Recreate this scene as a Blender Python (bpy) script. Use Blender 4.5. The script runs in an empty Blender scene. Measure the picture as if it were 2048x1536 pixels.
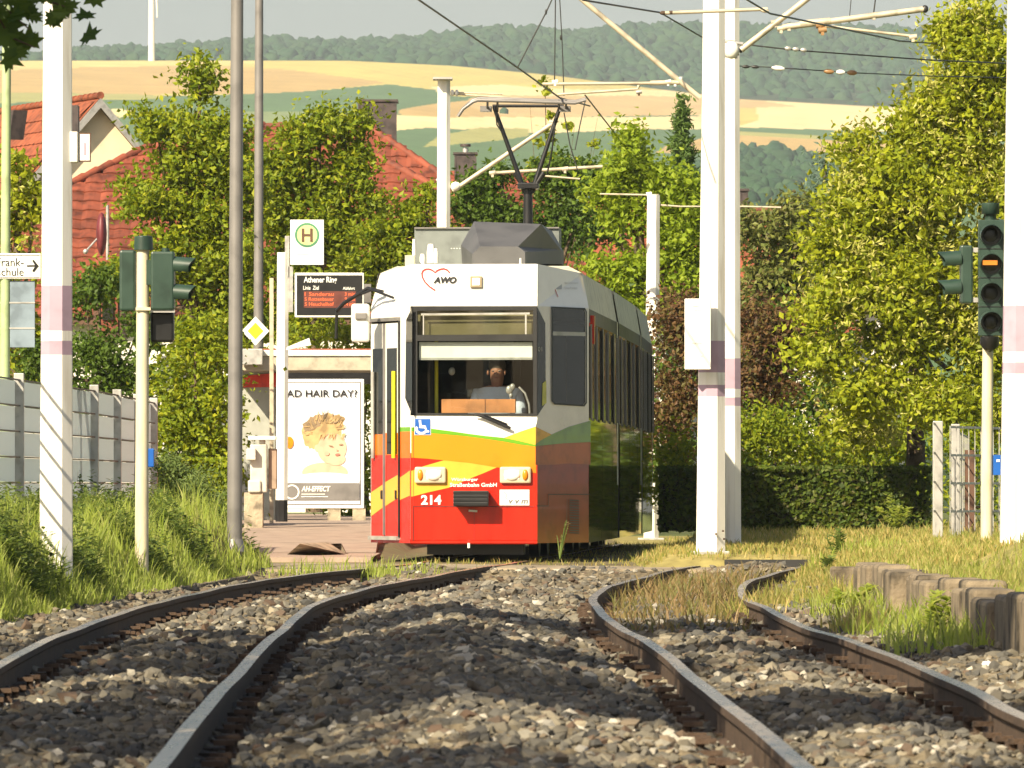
import bpy, math, random
import numpy as np
from mathutils import Vector, Matrix
from mathutils.geometry import tessellate_polygon
R = math.radians
HAZE = 0.00012
sc = bpy.context.scene
COL = sc.collection
random.seed(7); RNG = np.random.default_rng(11)

# ------------------------------------------------------------------ camera
F = 15360.0            # focal length in photo pixels (270 mm on 36 mm)
CZ = 0.92; HV = 970.0  # eye height, horizon row
cam_d = bpy.data.cameras.new('camera'); cam = bpy.data.objects.new('camera', cam_d); COL.objects.link(cam)
cam.location = (0, 0, CZ); cam.rotation_euler = (R(90), 0, 0)
cam_d.sensor_width = 36; cam_d.lens = 36*F/2048; cam_d.shift_y = (HV-768)/2048
cam_d.clip_start = 0.5; cam_d.clip_end = 20000
cam_d.dof.use_dof = True; cam_d.dof.focus_distance = 80; cam_d.dof.aperture_fstop = 25
sc.camera = cam
# ------------------------------------------------------------------ world, sun, exposure
SUN_A, SUN_E = 35.0, 36.0
w = bpy.data.worlds.new('World'); sc.world = w; w.use_nodes = True
nt = w.node_tree; bg = nt.nodes['Background']
sky = nt.nodes.new('ShaderNodeTexSky'); sky.sky_type = 'NISHITA'; sky.sun_disc = False
sky.sun_elevation = R(SUN_E); sky.sun_rotation = R(180+SUN_A); sky.dust_density = 3.0; sky.air_density = 1.0; sky.ozone_density = 0.6
nt.links.new(sky.outputs[0], bg.inputs[0]); bg.inputs[1].default_value = 0.055
sd = bpy.data.lights.new('sun', 'SUN'); sun = bpy.data.objects.new('sun', sd); COL.objects.link(sun)
sd.energy = 5.0; sd.angle = R(0.5); sd.color = (1.0, 0.86, 0.62)
ldir = Vector((math.sin(R(SUN_A))*math.cos(R(SUN_E)), math.cos(R(SUN_A))*math.cos(R(SUN_E)), -math.sin(R(SUN_E))))
sun.rotation_euler = ldir.to_track_quat('-Z', 'Y').to_euler()
sc.view_settings.view_transform = 'Standard'; sc.view_settings.look = 'None'
sc.view_settings.gamma = 1; sc.view_settings.exposure = 1.05
sc.render.engine = 'CYCLES'
sc.cycles.max_bounces = 6; sc.cycles.diffuse_bounces = 3; sc.cycles.glossy_bounces = 3
sc.cycles.transmission_bounces = 4; sc.cycles.transparent_max_bounces = 8; sc.cycles.volume_bounces = 0

# ------------------------------------------------------------------ helpers
def P(U, V, D): return Vector(((U-1024)/F*D, D, CZ+(HV-V)/F*D))
def GP(U, V, z=0.14):
    D = F*(CZ-z)/(V-HV); return Vector(((U-1024)/F*D, D, z))
def X_(U, D): return (U-1024)/F*D
def Z_(V, D): return CZ+(HV-V)/F*D

def set_in(n, key, val):
    if key in n.inputs: n.inputs[key].default_value = val
MATS = {}
def mat(name, col, rough=0.6, metal=0.0, var=0.12, scale=6.0, bump=0.0, bscale=40.0, spec=0.5, col2=None, island=0.0, coat=0.0, stretch=None):
    """plain painted/rough surface: base colour broken up by two noises, optional second colour patches"""
    m = bpy.data.materials.new(name); m.use_nodes = True; n = m.node_tree.nodes; l = m.node_tree.links
    b = n['Principled BSDF']; b.inputs['Roughness'].default_value = rough; b.inputs['Metallic'].default_value = metal
    set_in(b, 'Specular IOR Level', spec); set_in(b, 'Coat Weight', coat)
    tc = n.new('ShaderNodeTexCoord'); nz = n.new('ShaderNodeTexNoise'); nz.inputs['Scale'].default_value = scale; nz.inputs['Detail'].default_value = 6
    src = tc.outputs['Object']
    if stretch:
        mp = n.new('ShaderNodeMapping'); mp.inputs['Scale'].default_value = stretch; l.new(src, mp.inputs[0]); src = mp.outputs[0]
    l.new(src, nz.inputs['Vector'])
    rp = n.new('ShaderNodeValToRGB'); l.new(nz.outputs[0], rp.inputs[0])
    c = Vector(col[:3]); d = Vector((col2 or [x*max(.15, 1-2*var) for x in col])[:3])
    u = Vector([min(1, x*(1+var)) for x in col])
    rp.color_ramp.elements[0].position = 0.36; rp.color_ramp.elements[1].position = 0.62
    rp.color_ramp.elements[0].color = (*d, 1); rp.color_ramp.elements[1].color = (*u, 1)
    e = rp.color_ramp.elements.new(0.47); e.color = (*c, 1)
    out = rp.outputs[0]
    if island:
        g = n.new('ShaderNodeNewGeometry'); mr = n.new('ShaderNodeMapRange'); l.new(g.outputs['Random Per Island'], mr.inputs[0])
        mr.inputs[3].default_value = 1-island; mr.inputs[4].default_value = 1+island
        mx = n.new('ShaderNodeVectorMath'); mx.operation = 'SCALE'; l.new(out, mx.inputs[0]); l.new(mr.outputs[0], mx.inputs['Scale']); out = mx.outputs[0]
    l.new(out, b.inputs['Base Color'])
    r2 = n.new('ShaderNodeMapRange'); l.new(nz.outputs[0], r2.inputs[0]); r2.inputs[3].default_value = max(0.02, rough*0.8); r2.inputs[4].default_value = min(1, rough*1.2)
    l.new(r2.outputs[0], b.inputs['Roughness'])
    if bump:
        nb = n.new('ShaderNodeTexNoise'); nb.inputs['Scale'].default_value = bscale; nb.inputs['Detail'].default_value = 4; l.new(tc.outputs['Object'], nb.inputs['Vector'])
        bp = n.new('ShaderNodeBump'); bp.inputs['Strength'].default_value = bump; bp.inputs['Distance'].default_value = 0.02; l.new(nb.outputs[0], bp.inputs['Height']); l.new(bp.outputs[0], b.inputs['Normal'])
    MATS[name] = m; return m
def leafmat(name, cols, trans=0.45, rough=0.55, spec=0.3):
    m = bpy.data.materials.new(name); m.use_nodes = True; n = m.node_tree.nodes; l = m.node_tree.links
    b = n['Principled BSDF']; g = n.new('ShaderNodeNewGeometry'); rp = n.new('ShaderNodeValToRGB'); l.new(g.outputs['Random Per Island'], rp.inputs[0])
    rp.color_ramp.interpolation = 'LINEAR'
    k = len(cols)
    rp.color_ramp.elements[0].color = (*cols[0], 1); rp.color_ramp.elements[0].position = 0
    rp.color_ramp.elements[1].color = (*cols[-1], 1); rp.color_ramp.elements[1].position = 1
    for i in range(1, k-1): e = rp.color_ramp.elements.new(i/(k-1)); e.color = (*cols[i], 1)
    l.new(rp.outputs[0], b.inputs['Base Color']); b.inputs['Roughness'].default_value = rough; set_in(b, 'Specular IOR Level', spec)
    tr = n.new('ShaderNodeBsdfTranslucent'); hs = n.new('ShaderNodeHueSaturation'); hs.inputs['Value'].default_value = 1.5; hs.inputs['Hue'].default_value = 0.485
    l.new(rp.outputs[0], hs.inputs['Color']); l.new(hs.outputs[0], tr.inputs[0])
    mx = n.new('ShaderNodeMixShader'); mx.inputs[0].default_value = trans; l.new(b.outputs[0], mx.inputs[1]); l.new(tr.outputs[0], mx.inputs[2])
    l.new(mx.outputs[0], n['Material Output'].inputs[0]); MATS[name] = m; return m
def glassmat(name, tint=(0.8, 0.85, 0.85), rough=0.02, fmax=0.6, fac=0.12):
    m = bpy.data.materials.new(name); m.use_nodes = True; n = m.node_tree.nodes; l = m.node_tree.links
    n.remove(n['Principled BSDF']); t = n.new('ShaderNodeBsdfTransparent'); t.inputs[0].default_value = (*tint, 1)
    g = n.new('ShaderNodeBsdfGlossy'); g.inputs['Roughness'].default_value = rough
    lw = n.new('ShaderNodeLayerWeight'); lw.inputs[0].default_value = 0.35; mr = n.new('ShaderNodeMapRange'); l.new(lw.outputs['Fresnel'], mr.inputs[0])
    mr.inputs[3].default_value = fac; mr.inputs[4].default_value = fmax
    mx = n.new('ShaderNodeMixShader'); l.new(mr.outputs[0], mx.inputs[0]); l.new(t.outputs[0], mx.inputs[1]); l.new(g.outputs[0], mx.inputs[2])
    l.new(mx.outputs[0], n['Material Output'].inputs[0]); MATS[name] = m; return m
def emit(name, col, s):
    m = bpy.data.materials.new(name); m.use_nodes = True; b = m.node_tree.nodes['Principled BSDF']
    b.inputs['Base Color'].default_value = (*col, 1); set_in(b, 'Emission Color', (*col, 1)); set_in(b, 'Emission Strength', s); MATS[name] = m; return m

OFF = {}
def tag(o, label=None, cat=None, group=None, kind=None):
    if label: o['label'] = label
    if cat: o['category'] = cat
    if group: o['group'] = group
    if kind: o['kind'] = kind
    return o
def thing(name, label, cat, loc=(0, 0, 0), rz=0, group=None, local=False):
    o = bpy.data.objects.new(name, None); COL.objects.link(o); o.location = loc; o.rotation_euler = (0, 0, rz); o.empty_display_size = 0.1
    tag(o, label, cat, group); OFF[o.name] = Vector((0, 0, 0)) if local else Vector(loc); return o
def mesh_np(name, V, FQ=None, FT=None, mats=(), smooth=False, midx=None, parent=None, loc=None):
    """numpy mesh: quads FQ (n,4) and/or triangles FT (m,3)"""
    me = bpy.data.meshes.new(name); V = np.asarray(V, dtype=np.float64)
    off = OFF[parent.name] if parent else (Vector(loc) if loc is not None else Vector((0, 0, 0)))
    V = V - np.array(off)
    me.vertices.add(len(V)); me.vertices.foreach_set('co', V.astype(np.float32).ravel())
    nq = 0 if FQ is None else len(FQ); ntt = 0 if FT is None else len(FT)
    li = []; st = []; tot = []
    if nq: li.append(np.asarray(FQ).ravel()); st.append(np.arange(nq)*4); tot.append(np.full(nq, 4))
    if ntt: li.append(np.asarray(FT).ravel()); st.append(nq*4+np.arange(ntt)*3); tot.append(np.full(ntt, 3))
    li = np.concatenate(li).astype(np.int32)
    me.loops.add(len(li)); me.loops.foreach_set('vertex_index', li)
    me.polygons.add(nq+ntt); me.polygons.foreach_set('loop_start', np.concatenate(st).astype(np.int32)); me.polygons.foreach_set('loop_total', np.concatenate(tot).astype(np.int32))
    for m in mats: me.materials.append(m)
    if midx is not None: me.polygons.foreach_set('material_index', np.asarray(midx, dtype=np.int32))
    me.polygons.foreach_set('use_smooth', np.full(nq+ntt, smooth))
    me.update(calc_edges=True)
    o = bpy.data.objects.new(name, me); COL.objects.link(o)
    if parent: o.parent = parent; OFF[o.name] = OFF[parent.name]
    else: o.location = off; OFF[o.name] = off
    return o
class MB:
    def __init__(s): s.v = []; s.f = []; s.m = []; s.sm = []
    def add(s, vs, fs, m, smooth=False):
        b = len(s.v); s.v += [tuple(x) for x in vs]
        for q in fs: s.f.append(tuple(b+i for i in q)); s.m.append(m); s.sm.append(smooth)
        return s
    def box(s, x0, x1, y0, y1, z0, z1, m):
        vs = [(x, y, z) for z in (z0, z1) for y in (y0, y1) for x in (x0, x1)]
        return s.add(vs, [(0, 2, 3, 1), (4, 5, 7, 6), (0, 1, 5, 4), (2, 6, 7, 3), (0, 4, 6, 2), (1, 3, 7, 5)], m)
    def obox(s, c, ex, ey, ez, m):       # oriented box: centre, half-extent vectors
        c = Vector(c); ex = Vector(ex); ey = Vector(ey); ez = Vector(ez)
        vs = [c+a*ex+b*ey+d*ez for d in (-1, 1) for b in (-1, 1) for a in (-1, 1)]
        return s.add(vs, [(0, 2, 3, 1), (4, 5, 7, 6), (0, 1, 5, 4), (2, 6, 7, 3), (0, 4, 6, 2), (1, 3, 7, 5)], m)
    def path(s, pts, rad, m, n=10, caps=True, smooth=True):
        pts = [Vector(p) for p in pts]; k = len(pts)
        if not isinstance(rad, (list, tuple)): rad = [rad]*k
        vs = []; up = None
        for i, p in enumerate(pts):
            t = (pts[min(i+1, k-1)]-pts[max(i-1, 0)]).normalized()
            if up is None: up = Vector((0, 0, 1)) if abs(t.z) < 0.9 else Vector((1, 0, 0))
            a = t.cross(up).normalized(); b = a.cross(t).normalized(); up = b
            for j in range(n):
                w_ = 2*math.pi*(j+0.5)/n; vs.append(p+(a*math.cos(w_)+b*math.sin(w_))*rad[i])
        fs = [(i*n+j, i*n+(j+1) % n, (i+1)*n+(j+1) % n, (i+1)*n+j) for i in range(k-1) for j in range(n)]
        s.add(vs, fs, m, smooth)
        if caps:
            s.add(vs[:n], [tuple(range(n))[::-1]], m); s.add(vs[-n:], [tuple(range(n))], m)
        return s
    def tube(s, a, b, r, m, n=10, r2=None): return s.path([a, b], [r, r if r2 is None else r2], m, n)
    def poly(s, loops, m):               # planar polygon, first loop outer, the others holes
        if not isinstance(loops[0], list): loops = [loops]
        loops = [[Vector(p) for p in lp] for lp in loops]; t = tessellate_polygon(loops); flat = [p for lp in loops for p in lp]
        return s.add(flat, t, m)
    def prism(s, loop, ext, m, m2=None):
        loop = [Vector(p) for p in loop]; ext = Vector(ext); n = len(loop); b = [p+ext for p in loop]
        s.poly(loop, m); s.poly(b[::-1], m2 or m)
        return s.add(loop+b, [(i, (i+1) % n, n+(i+1) % n, n+i) for i in range(n)], m2 or m)
    def ell(s, c, r, m, nu=14, nv=9, jit=0.0):
        c = Vector(c); vs = []
        for i in range(nv+1):
            a = math.pi*i/nv
            for j in range(nu):
                b = 2*math.pi*j/nu; k = 1+(random.random()-.5)*jit
                vs.append(c+Vector((r[0]*math.sin(a)*math.cos(b)*k, r[1]*math.sin(a)*math.sin(b)*k, r[2]*math.cos(a)*k)))
        return s.add(vs, [(i*nu+j, (i+1)*nu+j, (i+1)*nu+(j+1) % nu, i*nu+(j+1) % nu) for i in range(nv) for j in range(nu)], m, True)
    def build(s, name, parent=None, loc=None, bevel=0.0, label=None, cat=None, group=None, kind=None):
        off = OFF[parent.name] if parent else (Vector(loc) if loc is not None else Vector((0, 0, 0)))
        me = bpy.data.meshes.new(name); me.from_pydata([(x-off[0], y-off[1], z-off[2]) for x, y, z in s.v], [], s.f)
        ml = []
        for m in s.m:
            if m not in ml: ml.append(m)
        for m in ml: me.materials.append(m)
        me.polygons.foreach_set('material_index', [ml.index(m) for m in s.m]); me.polygons.foreach_set('use_smooth', s.sm); me.update()
        o = bpy.data.objects.new(name, me); COL.objects.link(o)
        if parent: o.parent = parent; OFF[o.name] = OFF[parent.name]
        else: o.location = off; OFF[o.name] = off
        if bevel:
            bv = o.modifiers.new('bevel', 'BEVEL'); bv.width = bevel; bv.segments = 2; bv.limit_method = 'ANGLE'; bv.angle_limit = R(40)
        return tag(o, label, cat, group, kind)
def copy_tree(o, parent=None):
    c = o.copy(); COL.objects.link(c); c.parent = parent; OFF[c.name] = OFF.get(o.name, Vector((0, 0, 0)))
    for ch in [x for x in bpy.data.objects if x.parent == o]: copy_tree(ch, c)
    return c
def text_geo(s, bold=0.0, shear=0.0, space=1.0):
    cu = bpy.data.curves.new('lettering', 'FONT'); cu.body = s; cu.offset = bold; cu.shear = shear; cu.space_character = space; cu.resolution_u = 3
    o = bpy.data.objects.new('lettering', cu); COL.objects.link(o)
    dg = bpy.context.evaluated_depsgraph_get(); me = bpy.data.meshes.new_from_object(o.evaluated_get(dg))
    v = [(p.co.x, p.co.y) for p in me.vertices]; f = [tuple(p.vertices) for p in me.polygons]
    bpy.data.objects.remove(o); bpy.data.curves.remove(cu); bpy.data.meshes.remove(me)
    x0 = min(a for a, b in v); x1 = max(a for a, b in v); y0 = min(b for a, b in v); y1 = max(b for a, b in v)
    return [((a-x0)/(x1-x0), (b-y0)/(y1-y0)) for a, b in v], f
def put_text(mb, s, o, ex, ez, m, bold=0.0, shear=0.0, space=1.0, skewfit=True):
    """lettering filling the parallelogram o, o+ex, o+ez"""
    v, f = text_geo(s, bold, shear, space); o = Vector(o); ex = Vector(ex); ez = Vector(ez)
    mb.add([o+ex*a+ez*b for a, b in v], f, m)

# ------------------------------------------------------------------ materials
white = mat('white_mast_paint', (0.80, 0.78, 0.72), 0.45, var=0.06, scale=3, stretch=(4, 4, .35), col2=(.66, .62, .54))
lilac = mat('lilac_band_paint', (0.42, 0.30, 0.38), 0.5, var=0.05)
steel = mat('galvanised_steel', (0.48, 0.47, 0.45), 0.42, 0.5, var=0.1, scale=9)
dsteel = mat('grey_lamp_paint', (0.20, 0.19, 0.185), 0.4, 0.2, var=0.08, scale=4)
tubem = mat('weathered_tube', (0.50, 0.44, 0.33), 0.5, 0.2, var=0.15, scale=7)
wirem = mat('dark_wire', (0.05, 0.05, 0.05), 0.5, 0.5, var=0.1)
black = mat('black_paint', (0.012, 0.012, 0.013), 0.35, var=0.1)
blackr = mat('black_rubber', (0.02, 0.02, 0.02), 0.7, var=0.1)
sgreen = mat('signal_green', (0.024, 0.050, 0.037), 0.4, var=0.12, scale=5)
beige = mat('beige_pole_paint', (0.58, 0.53, 0.38), 0.5, var=0.08, scale=5, stretch=(3, 3, .5))
lgreen = mat('pale_green_pole', (0.36, 0.45, 0.24), 0.5, var=0.1, scale=5)
railtop = mat('polished_rail_head', (0.40, 0.31, 0.22), 0.28, 0.7, var=0.2, scale=5, stretch=(8, .6, 8))
rust = mat('rusty_rail_side', (0.060, 0.036, 0.022), 0.85, var=0.3, scale=14, bump=.4, bscale=60)
rustred = mat('reddish_rail_edge', (0.25, 0.09, 0.05), 0.7, var=0.3, scale=10)
conc = mat('old_concrete', (0.33, 0.28, 0.20), 0.9, var=0.28, scale=5, bump=.6, bscale=22)
concd = mat('dark_block_concrete', (0.17, 0.135, 0.09), 0.92, var=0.45, scale=4, bump=.8, bscale=18, stretch=(1, 1, .5))
asph = mat('crossing_concrete', (0.26, 0.21, 0.145), 0.9, var=0.3, scale=2.2, bump=.5, bscale=30)
pave = mat('pink_paving', (0.32, 0.24, 0.19), 0.9, var=0.12, scale=3, bump=.3, bscale=30)
cream = mat('cream_render', (0.78, 0.66, 0.46), 0.9, var=0.05, scale=2)
wallw = mat('white_render', (0.75, 0.72, 0.64), 0.9, var=0.05, scale=2)
tilem = mat('red_clay_tile', (0.185, 0.045, 0.022), 0.75, var=0.22, scale=4, island=.22)
tileo = mat('orange_clay_tile', (0.24, 0.065, 0.028), 0.75, var=0.18, scale=4, island=.2)
slate = mat('dark_chimney_slate', (0.055, 0.04, 0.038), 0.6, var=0.2, scale=6)
woodd = mat('brown_wood', (0.10, 0.05, 0.03), 0.7, var=0.2)
bark = mat('bark', (0.10, 0.07, 0.045), 0.95, var=0.3, scale=9, bump=1, bscale=30)
tin = leafmat('fence_strip_grey', [(.54, .58, .60), (.60, .63, .65)], .42)
glassd = mat('dark_window_glass', (0.012, 0.014, 0.012), 0.06, var=0.1, spec=0.8)
glass = glassmat('windscreen_glass', (0.82, 0.86, 0.84), 0.01, fac=0.05)
bluem = mat('blue_sign', (0.01, 0.10, 0.42), 0.4, var=0.05)
signw = mat('sign_white', (0.80, 0.80, 0.76), 0.4, var=0.03)
signy = mat('sign_yellow', (0.85, 0.55, 0.02), 0.4, var=0.04)
amber = mat('amber_lens', (0.75, 0.22, 0.01), 0.25, var=0.1)
lampw = mat('headlamp_glass', (0.88, 0.86, 0.76), 0.15, var=0.05, coat=.5)
# ================================================================== SETTING: terrain
def smooth(x): x = np.clip(x, 0, 1); return x*x*(3-2*x)
def XL(Y): return np.interp(Y, [0, 20, 46, 62, 74, 78], [-3.4, -3.3, -3.1, -2.75, -2.35, -2.9])
def vnoise(X, Y, seed=0, s=1.0):
    X = np.asarray(X, float)*s; Y = np.asarray(Y, float)*s; xi = np.floor(X).astype(int); yi = np.floor(Y).astype(int); fx = X-xi; fy = Y-yi
    fx = fx*fx*(3-2*fx); fy = fy*fy*(3-2*fy)
    def h(a, b):
        n = (a*374761393+b*668265263+seed*1442695041) & 0xffffffff; n = ((n ^ (n >> 13))*1274126177) & 0xffffffff; return ((n ^ (n >> 16)) & 0xffff)/65535.0
    return (h(xi, yi)*(1-fx)+h(xi+1, yi)*fx)*(1-fy)+(h(xi, yi+1)*(1-fx)+h(xi+1, yi+1)*fx)*fy
def fnoise(X, Y, seed, s, o=3):
    r = 0; a = .5
    for k in range(o): r = r+a*vnoise(X, Y, seed+k*17, s*2**k); a *= .5
    return r
def gz(X, Y):
    X = np.asarray(X, float); Y = np.asarray(Y, float)
    base = np.zeros(np.broadcast(X, Y).shape)
    bank = .54*smooth((XL(Y)+.10-X)/.75)*(1-smooth((Y-73)/5))
    plat = .30*smooth((X-2.60)/.06)*(1-smooth((Y-58)/1.0))
    plat2 = (.30+.12*smooth((X-3.2)/.8))*smooth((X-2.3)/.8)*smooth((Y-57)/2)*(1-smooth((Y-71)/4))
    plat = np.maximum(plat+.20*smooth((X-3.3)/.6)*(plat > .2), plat2)
    left = (.12+.285*smooth((Y-82)/28))*smooth((Y-70.6)/.9)
    ex = 1.25+np.clip(Y-80, 0, 60)*.055
    right = (.245+.10*smooth((Y-84)/13)+.14*smooth((X-3)/1.0)*(1-smooth((Y-84)/8)))*smooth((Y-73.9)/.5)
    k = smooth((X-ex)/.3)
    mid = .12*smooth((Y-70.6)/.9)+np.where(X < -1.3, left-.12*smooth((Y-70.6)/.9), 0)
    return base+np.maximum(bank, 0)+np.maximum(plat, np.where(X > ex-.01, mid*(1-k)+np.maximum(right, .12*smooth((Y-70.6)/.9))*k, mid))
def grid(xs, ys): X, Y = np.meshgrid(xs, ys); return X, Y
def gfaces(nx, ny):
    i = np.arange((nx-1)*(ny-1)); r = i//(nx-1); c = i % (nx-1); a = r*nx+c
    return np.stack([a, a+1, a+nx+1, a+nx], 1)
def colormat(name, noise=8, amt=.25, rough=.95, bump=.5):
    m = bpy.data.materials.new(name); m.use_nodes = True; n = m.node_tree.nodes; l = m.node_tree.links; b = n['Principled BSDF']
    a = n.new('ShaderNodeAttribute'); a.attribute_name = 'Tone'; tc = n.new('ShaderNodeTexCoord'); nz = n.new('ShaderNodeTexNoise'); nz.inputs['Scale'].default_value = noise; nz.inputs['Detail'].default_value = 8
    l.new(tc.outputs['Object'], nz.inputs[0]); mr = n.new('ShaderNodeMapRange'); l.new(nz.outputs[0], mr.inputs[0]); mr.inputs[1].default_value = .3; mr.inputs[2].default_value = .7; mr.inputs[3].default_value = 1-amt; mr.inputs[4].default_value = 1+amt
    v = n.new('ShaderNodeVectorMath'); v.operation = 'SCALE'; l.new(a.outputs['Color'], v.inputs[0]); l.new(mr.outputs[0], v.inputs['Scale']); l.new(v.outputs[0], b.inputs['Base Color'])
    b.inputs['Roughness'].default_value = rough; set_in(b, 'Specular IOR Level', .2)
    if bump:
        bp = n.new('ShaderNodeBump'); bp.inputs['Strength'].default_value = bump; bp.inputs['Distance'].default_value = .03; l.new(nz.outputs[0], bp.inputs['Height']); l.new(bp.outputs[0], b.inputs['Normal'])
    return m
def set_tone(o, C):
    at = o.data.color_attributes.new('Tone', 'FLOAT_COLOR', 'POINT'); C4 = np.concatenate([C, np.ones((len(C), 1))], 1).astype(np.float32); at.data.foreach_set('color', C4.ravel())
# one ground sheet out past the hills
xs = np.concatenate([[-4000, -1500, -600, -200, -80, -40, -20, -12, -9], np.arange(-7, 9.01, .14), [10, 12, 16, 24, 45, 90, 200, 600, 1500, 4000]])
ys = np.concatenate([[-60, -20, 0, 8, 14], np.arange(18, 124, .28), [127, 132, 140, 155, 180, 220, 400, 900, 2000, 4000, 7000]])
X, Y = grid(xs, ys); Zg = gz(X, Y)
inb = (X > XL(Y)-.2) & (X < 2.7) & (Y < 73.7)
Zg = np.where(inb, Zg-.10, Zg)
Zg = Zg+.04*(fnoise(X, Y, 3, 1.3)-.45)*(np.abs(X) < 9)*(~inb)*(Y < 71)
V = np.stack([X.ravel(), Y.ravel(), Zg.ravel()], 1)
ground = mesh_np('ground', V, gfaces(len(xs), len(ys)), mats=[colormat('ground_soil', 5, .3)], smooth=True)
n1 = fnoise(X, Y, 9, .6).ravel()[:, None]
grass_c = np.array([.13, .15, .035]); dry_c = np.array([.36, .27, .11]); dirt = np.array([.13, .10, .065])
C = grass_c*(1-n1)+dry_c*n1; C = np.where(((X > 1.2) & (Y > 57)).ravel()[:, None], dry_c*.55*(.8+.5*n1)+grass_c*.5, C); C = np.where(((X > -1.8) & (X < 1.4) & (Y > 75)).ravel()[:, None], dirt*(1.1-.5*n1)+grass_c*.4*n1, C); C = np.where((inb.ravel()[:, None]), dirt, C)
C = np.where(((X < -9) | (X > 4.5) | (Y > 120)).ravel()[:, None], np.array([.10, .12, .04]), C)
set_tone(ground, C); tag(ground, kind='structure')
# ballast bed between the kerbs
def bz(X, Y):
    """ballast height: ridges between the tracks, cribs between the sleepers, rubble noise"""
    X = np.asarray(X, float); Y = np.asarray(Y, float)
    c = (np.interp(Y, RL2[1], RL2[0])+np.interp(Y, RR1[1], RR1[0]))/2; half = (np.interp(Y, RR1[1], RR1[0])-np.interp(Y, RL2[1], RL2[0]))/2
    r = .19*np.clip(1-np.abs((X-c)/(half*.85)), 0, 1)**.8*(.35+1.1*fnoise(X, Y, 5, .3))*(1-.75*smooth((Y-63)/7))
    lc = np.interp(Y, RL2[1], RL2[0])-.52; rc = np.interp(Y, RR1[1], RR1[0])+.52
    for cc in (lc, rc): r = r+.05*np.clip(1-np.abs((X-cc)/.4), 0, 1)*(.3+1.2*fnoise(X, Y, 25, .5))
    crib = .038*np.sin(Y*2*math.pi/.65)
    side = .09*smooth((Y-70.3)/1.6)+.05*np.clip((X-2.0)/.5, 0, 1)+.07*np.clip((-X-2.3)/.5, 0, 1)
    return r+crib*(np.abs(X-c) > .5)*.8+side+.05*(fnoise(X, Y, 31, 3.5)-.45)-.012
def cr(pts, step=.5):
    """Catmull-Rom through world points, resampled by distance"""
    pts = [Vector(p) for p in pts]; pts = [pts[0]*2-pts[1]]+pts+[pts[-1]*2-pts[-2]]; out = []
    for i in range(1, len(pts)-2):
        n = max(2, int((pts[i+1]-pts[i]).length/step))
        for k in range(n):
            t = k/n; a, b, c, d = pts[i-1:i+3]
            out.append(.5*((2*b)+(c-a)*t+(2*a-5*b+4*c-d)*t*t+(3*b-a-3*c+d)*t**3))
    out.append(pts[-2]); return out
RZ = .14
def railpts(px, pre, post): return cr([Vector((x, y, RZ)) for x, y in pre]+[GP(u, v, RZ) for u, v in px]+[Vector((x, y, RZ)) for x, y in post])
rail_L1 = railpts([(0, 1328), (156, 1255), (312, 1206), (406, 1183), (508, 1164), (586, 1151), (734, 1137)], [(-1.7, 12), (-2.0, 23)], [(-1.02, 76), (-.80, 80), (-.55, 84), (.45, 102)])
rail_L2 = railpts([(312, 1536), (430, 1394), (535, 1285), (617, 1216), (672, 1193), (734, 1177), (798, 1164), (895, 1146), (970, 1134)], [(-.86, 12)], [(.0, 77), (.20, 80), (.45, 84), (1.45, 102)])
rail_R1 = railpts([(1614, 1536), (1497, 1444), (1364, 1336), (1309, 1293), (1247, 1258), (1204, 1227), (1186, 1200), (1204, 1180), (1247, 1165), (1325, 1144), (1364, 1137)], [(.83, 12)], [(1.95, 76), (2.6, 84), (3.6, 98), (4.2, 104)])
rail_R2 = railpts([(2048, 1436), (1957, 1385), (1870, 1345), (1775, 1309), (1683, 1276), (1603, 1250), (1534, 1218), (1490, 1196), (1483, 1178), (1504, 1160), (1556, 1145)], [(1.78, 12), (1.76, 20)], [(2.75, 73), (3.0, 77), (3.65, 84), (4.65, 98), (5.2, 104)])
def tab(r): return (np.array([p.x for p in r]), np.array([p.y for p in r]))
RL1, RL2, RR1, RR2 = tab(rail_L1), tab(rail_L2), tab(rail_R1), tab(rail_R2)
xs2 = np.arange(-3.9, 2.64, .05); ys2 = np.concatenate([np.arange(17, 48, .09), np.arange(48, 73.9, .14)])
X, Y = grid(xs2, ys2)
Zb = bz(X, Y)+.03*(RNG.random(X.shape)-.5); Zb = np.where(X < XL(Y)-.15, Zb-.6*(XL(Y)-.15-X), Zb)
bed = mesh_np('ballast_bed', np.stack([X.ravel(), Y.ravel(), Zb.ravel()], 1), gfaces(len(xs2), len(ys2)), mats=[colormat('ballast_fines', 22, .4)], smooth=False)
n2 = fnoise(X, Y, 77, 1.1).ravel()[:, None]; set_tone(bed, np.array([.20, .16, .10])*(1-n2)+np.array([.08, .07, .055])*n2); tag(bed, kind='structure')
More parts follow.
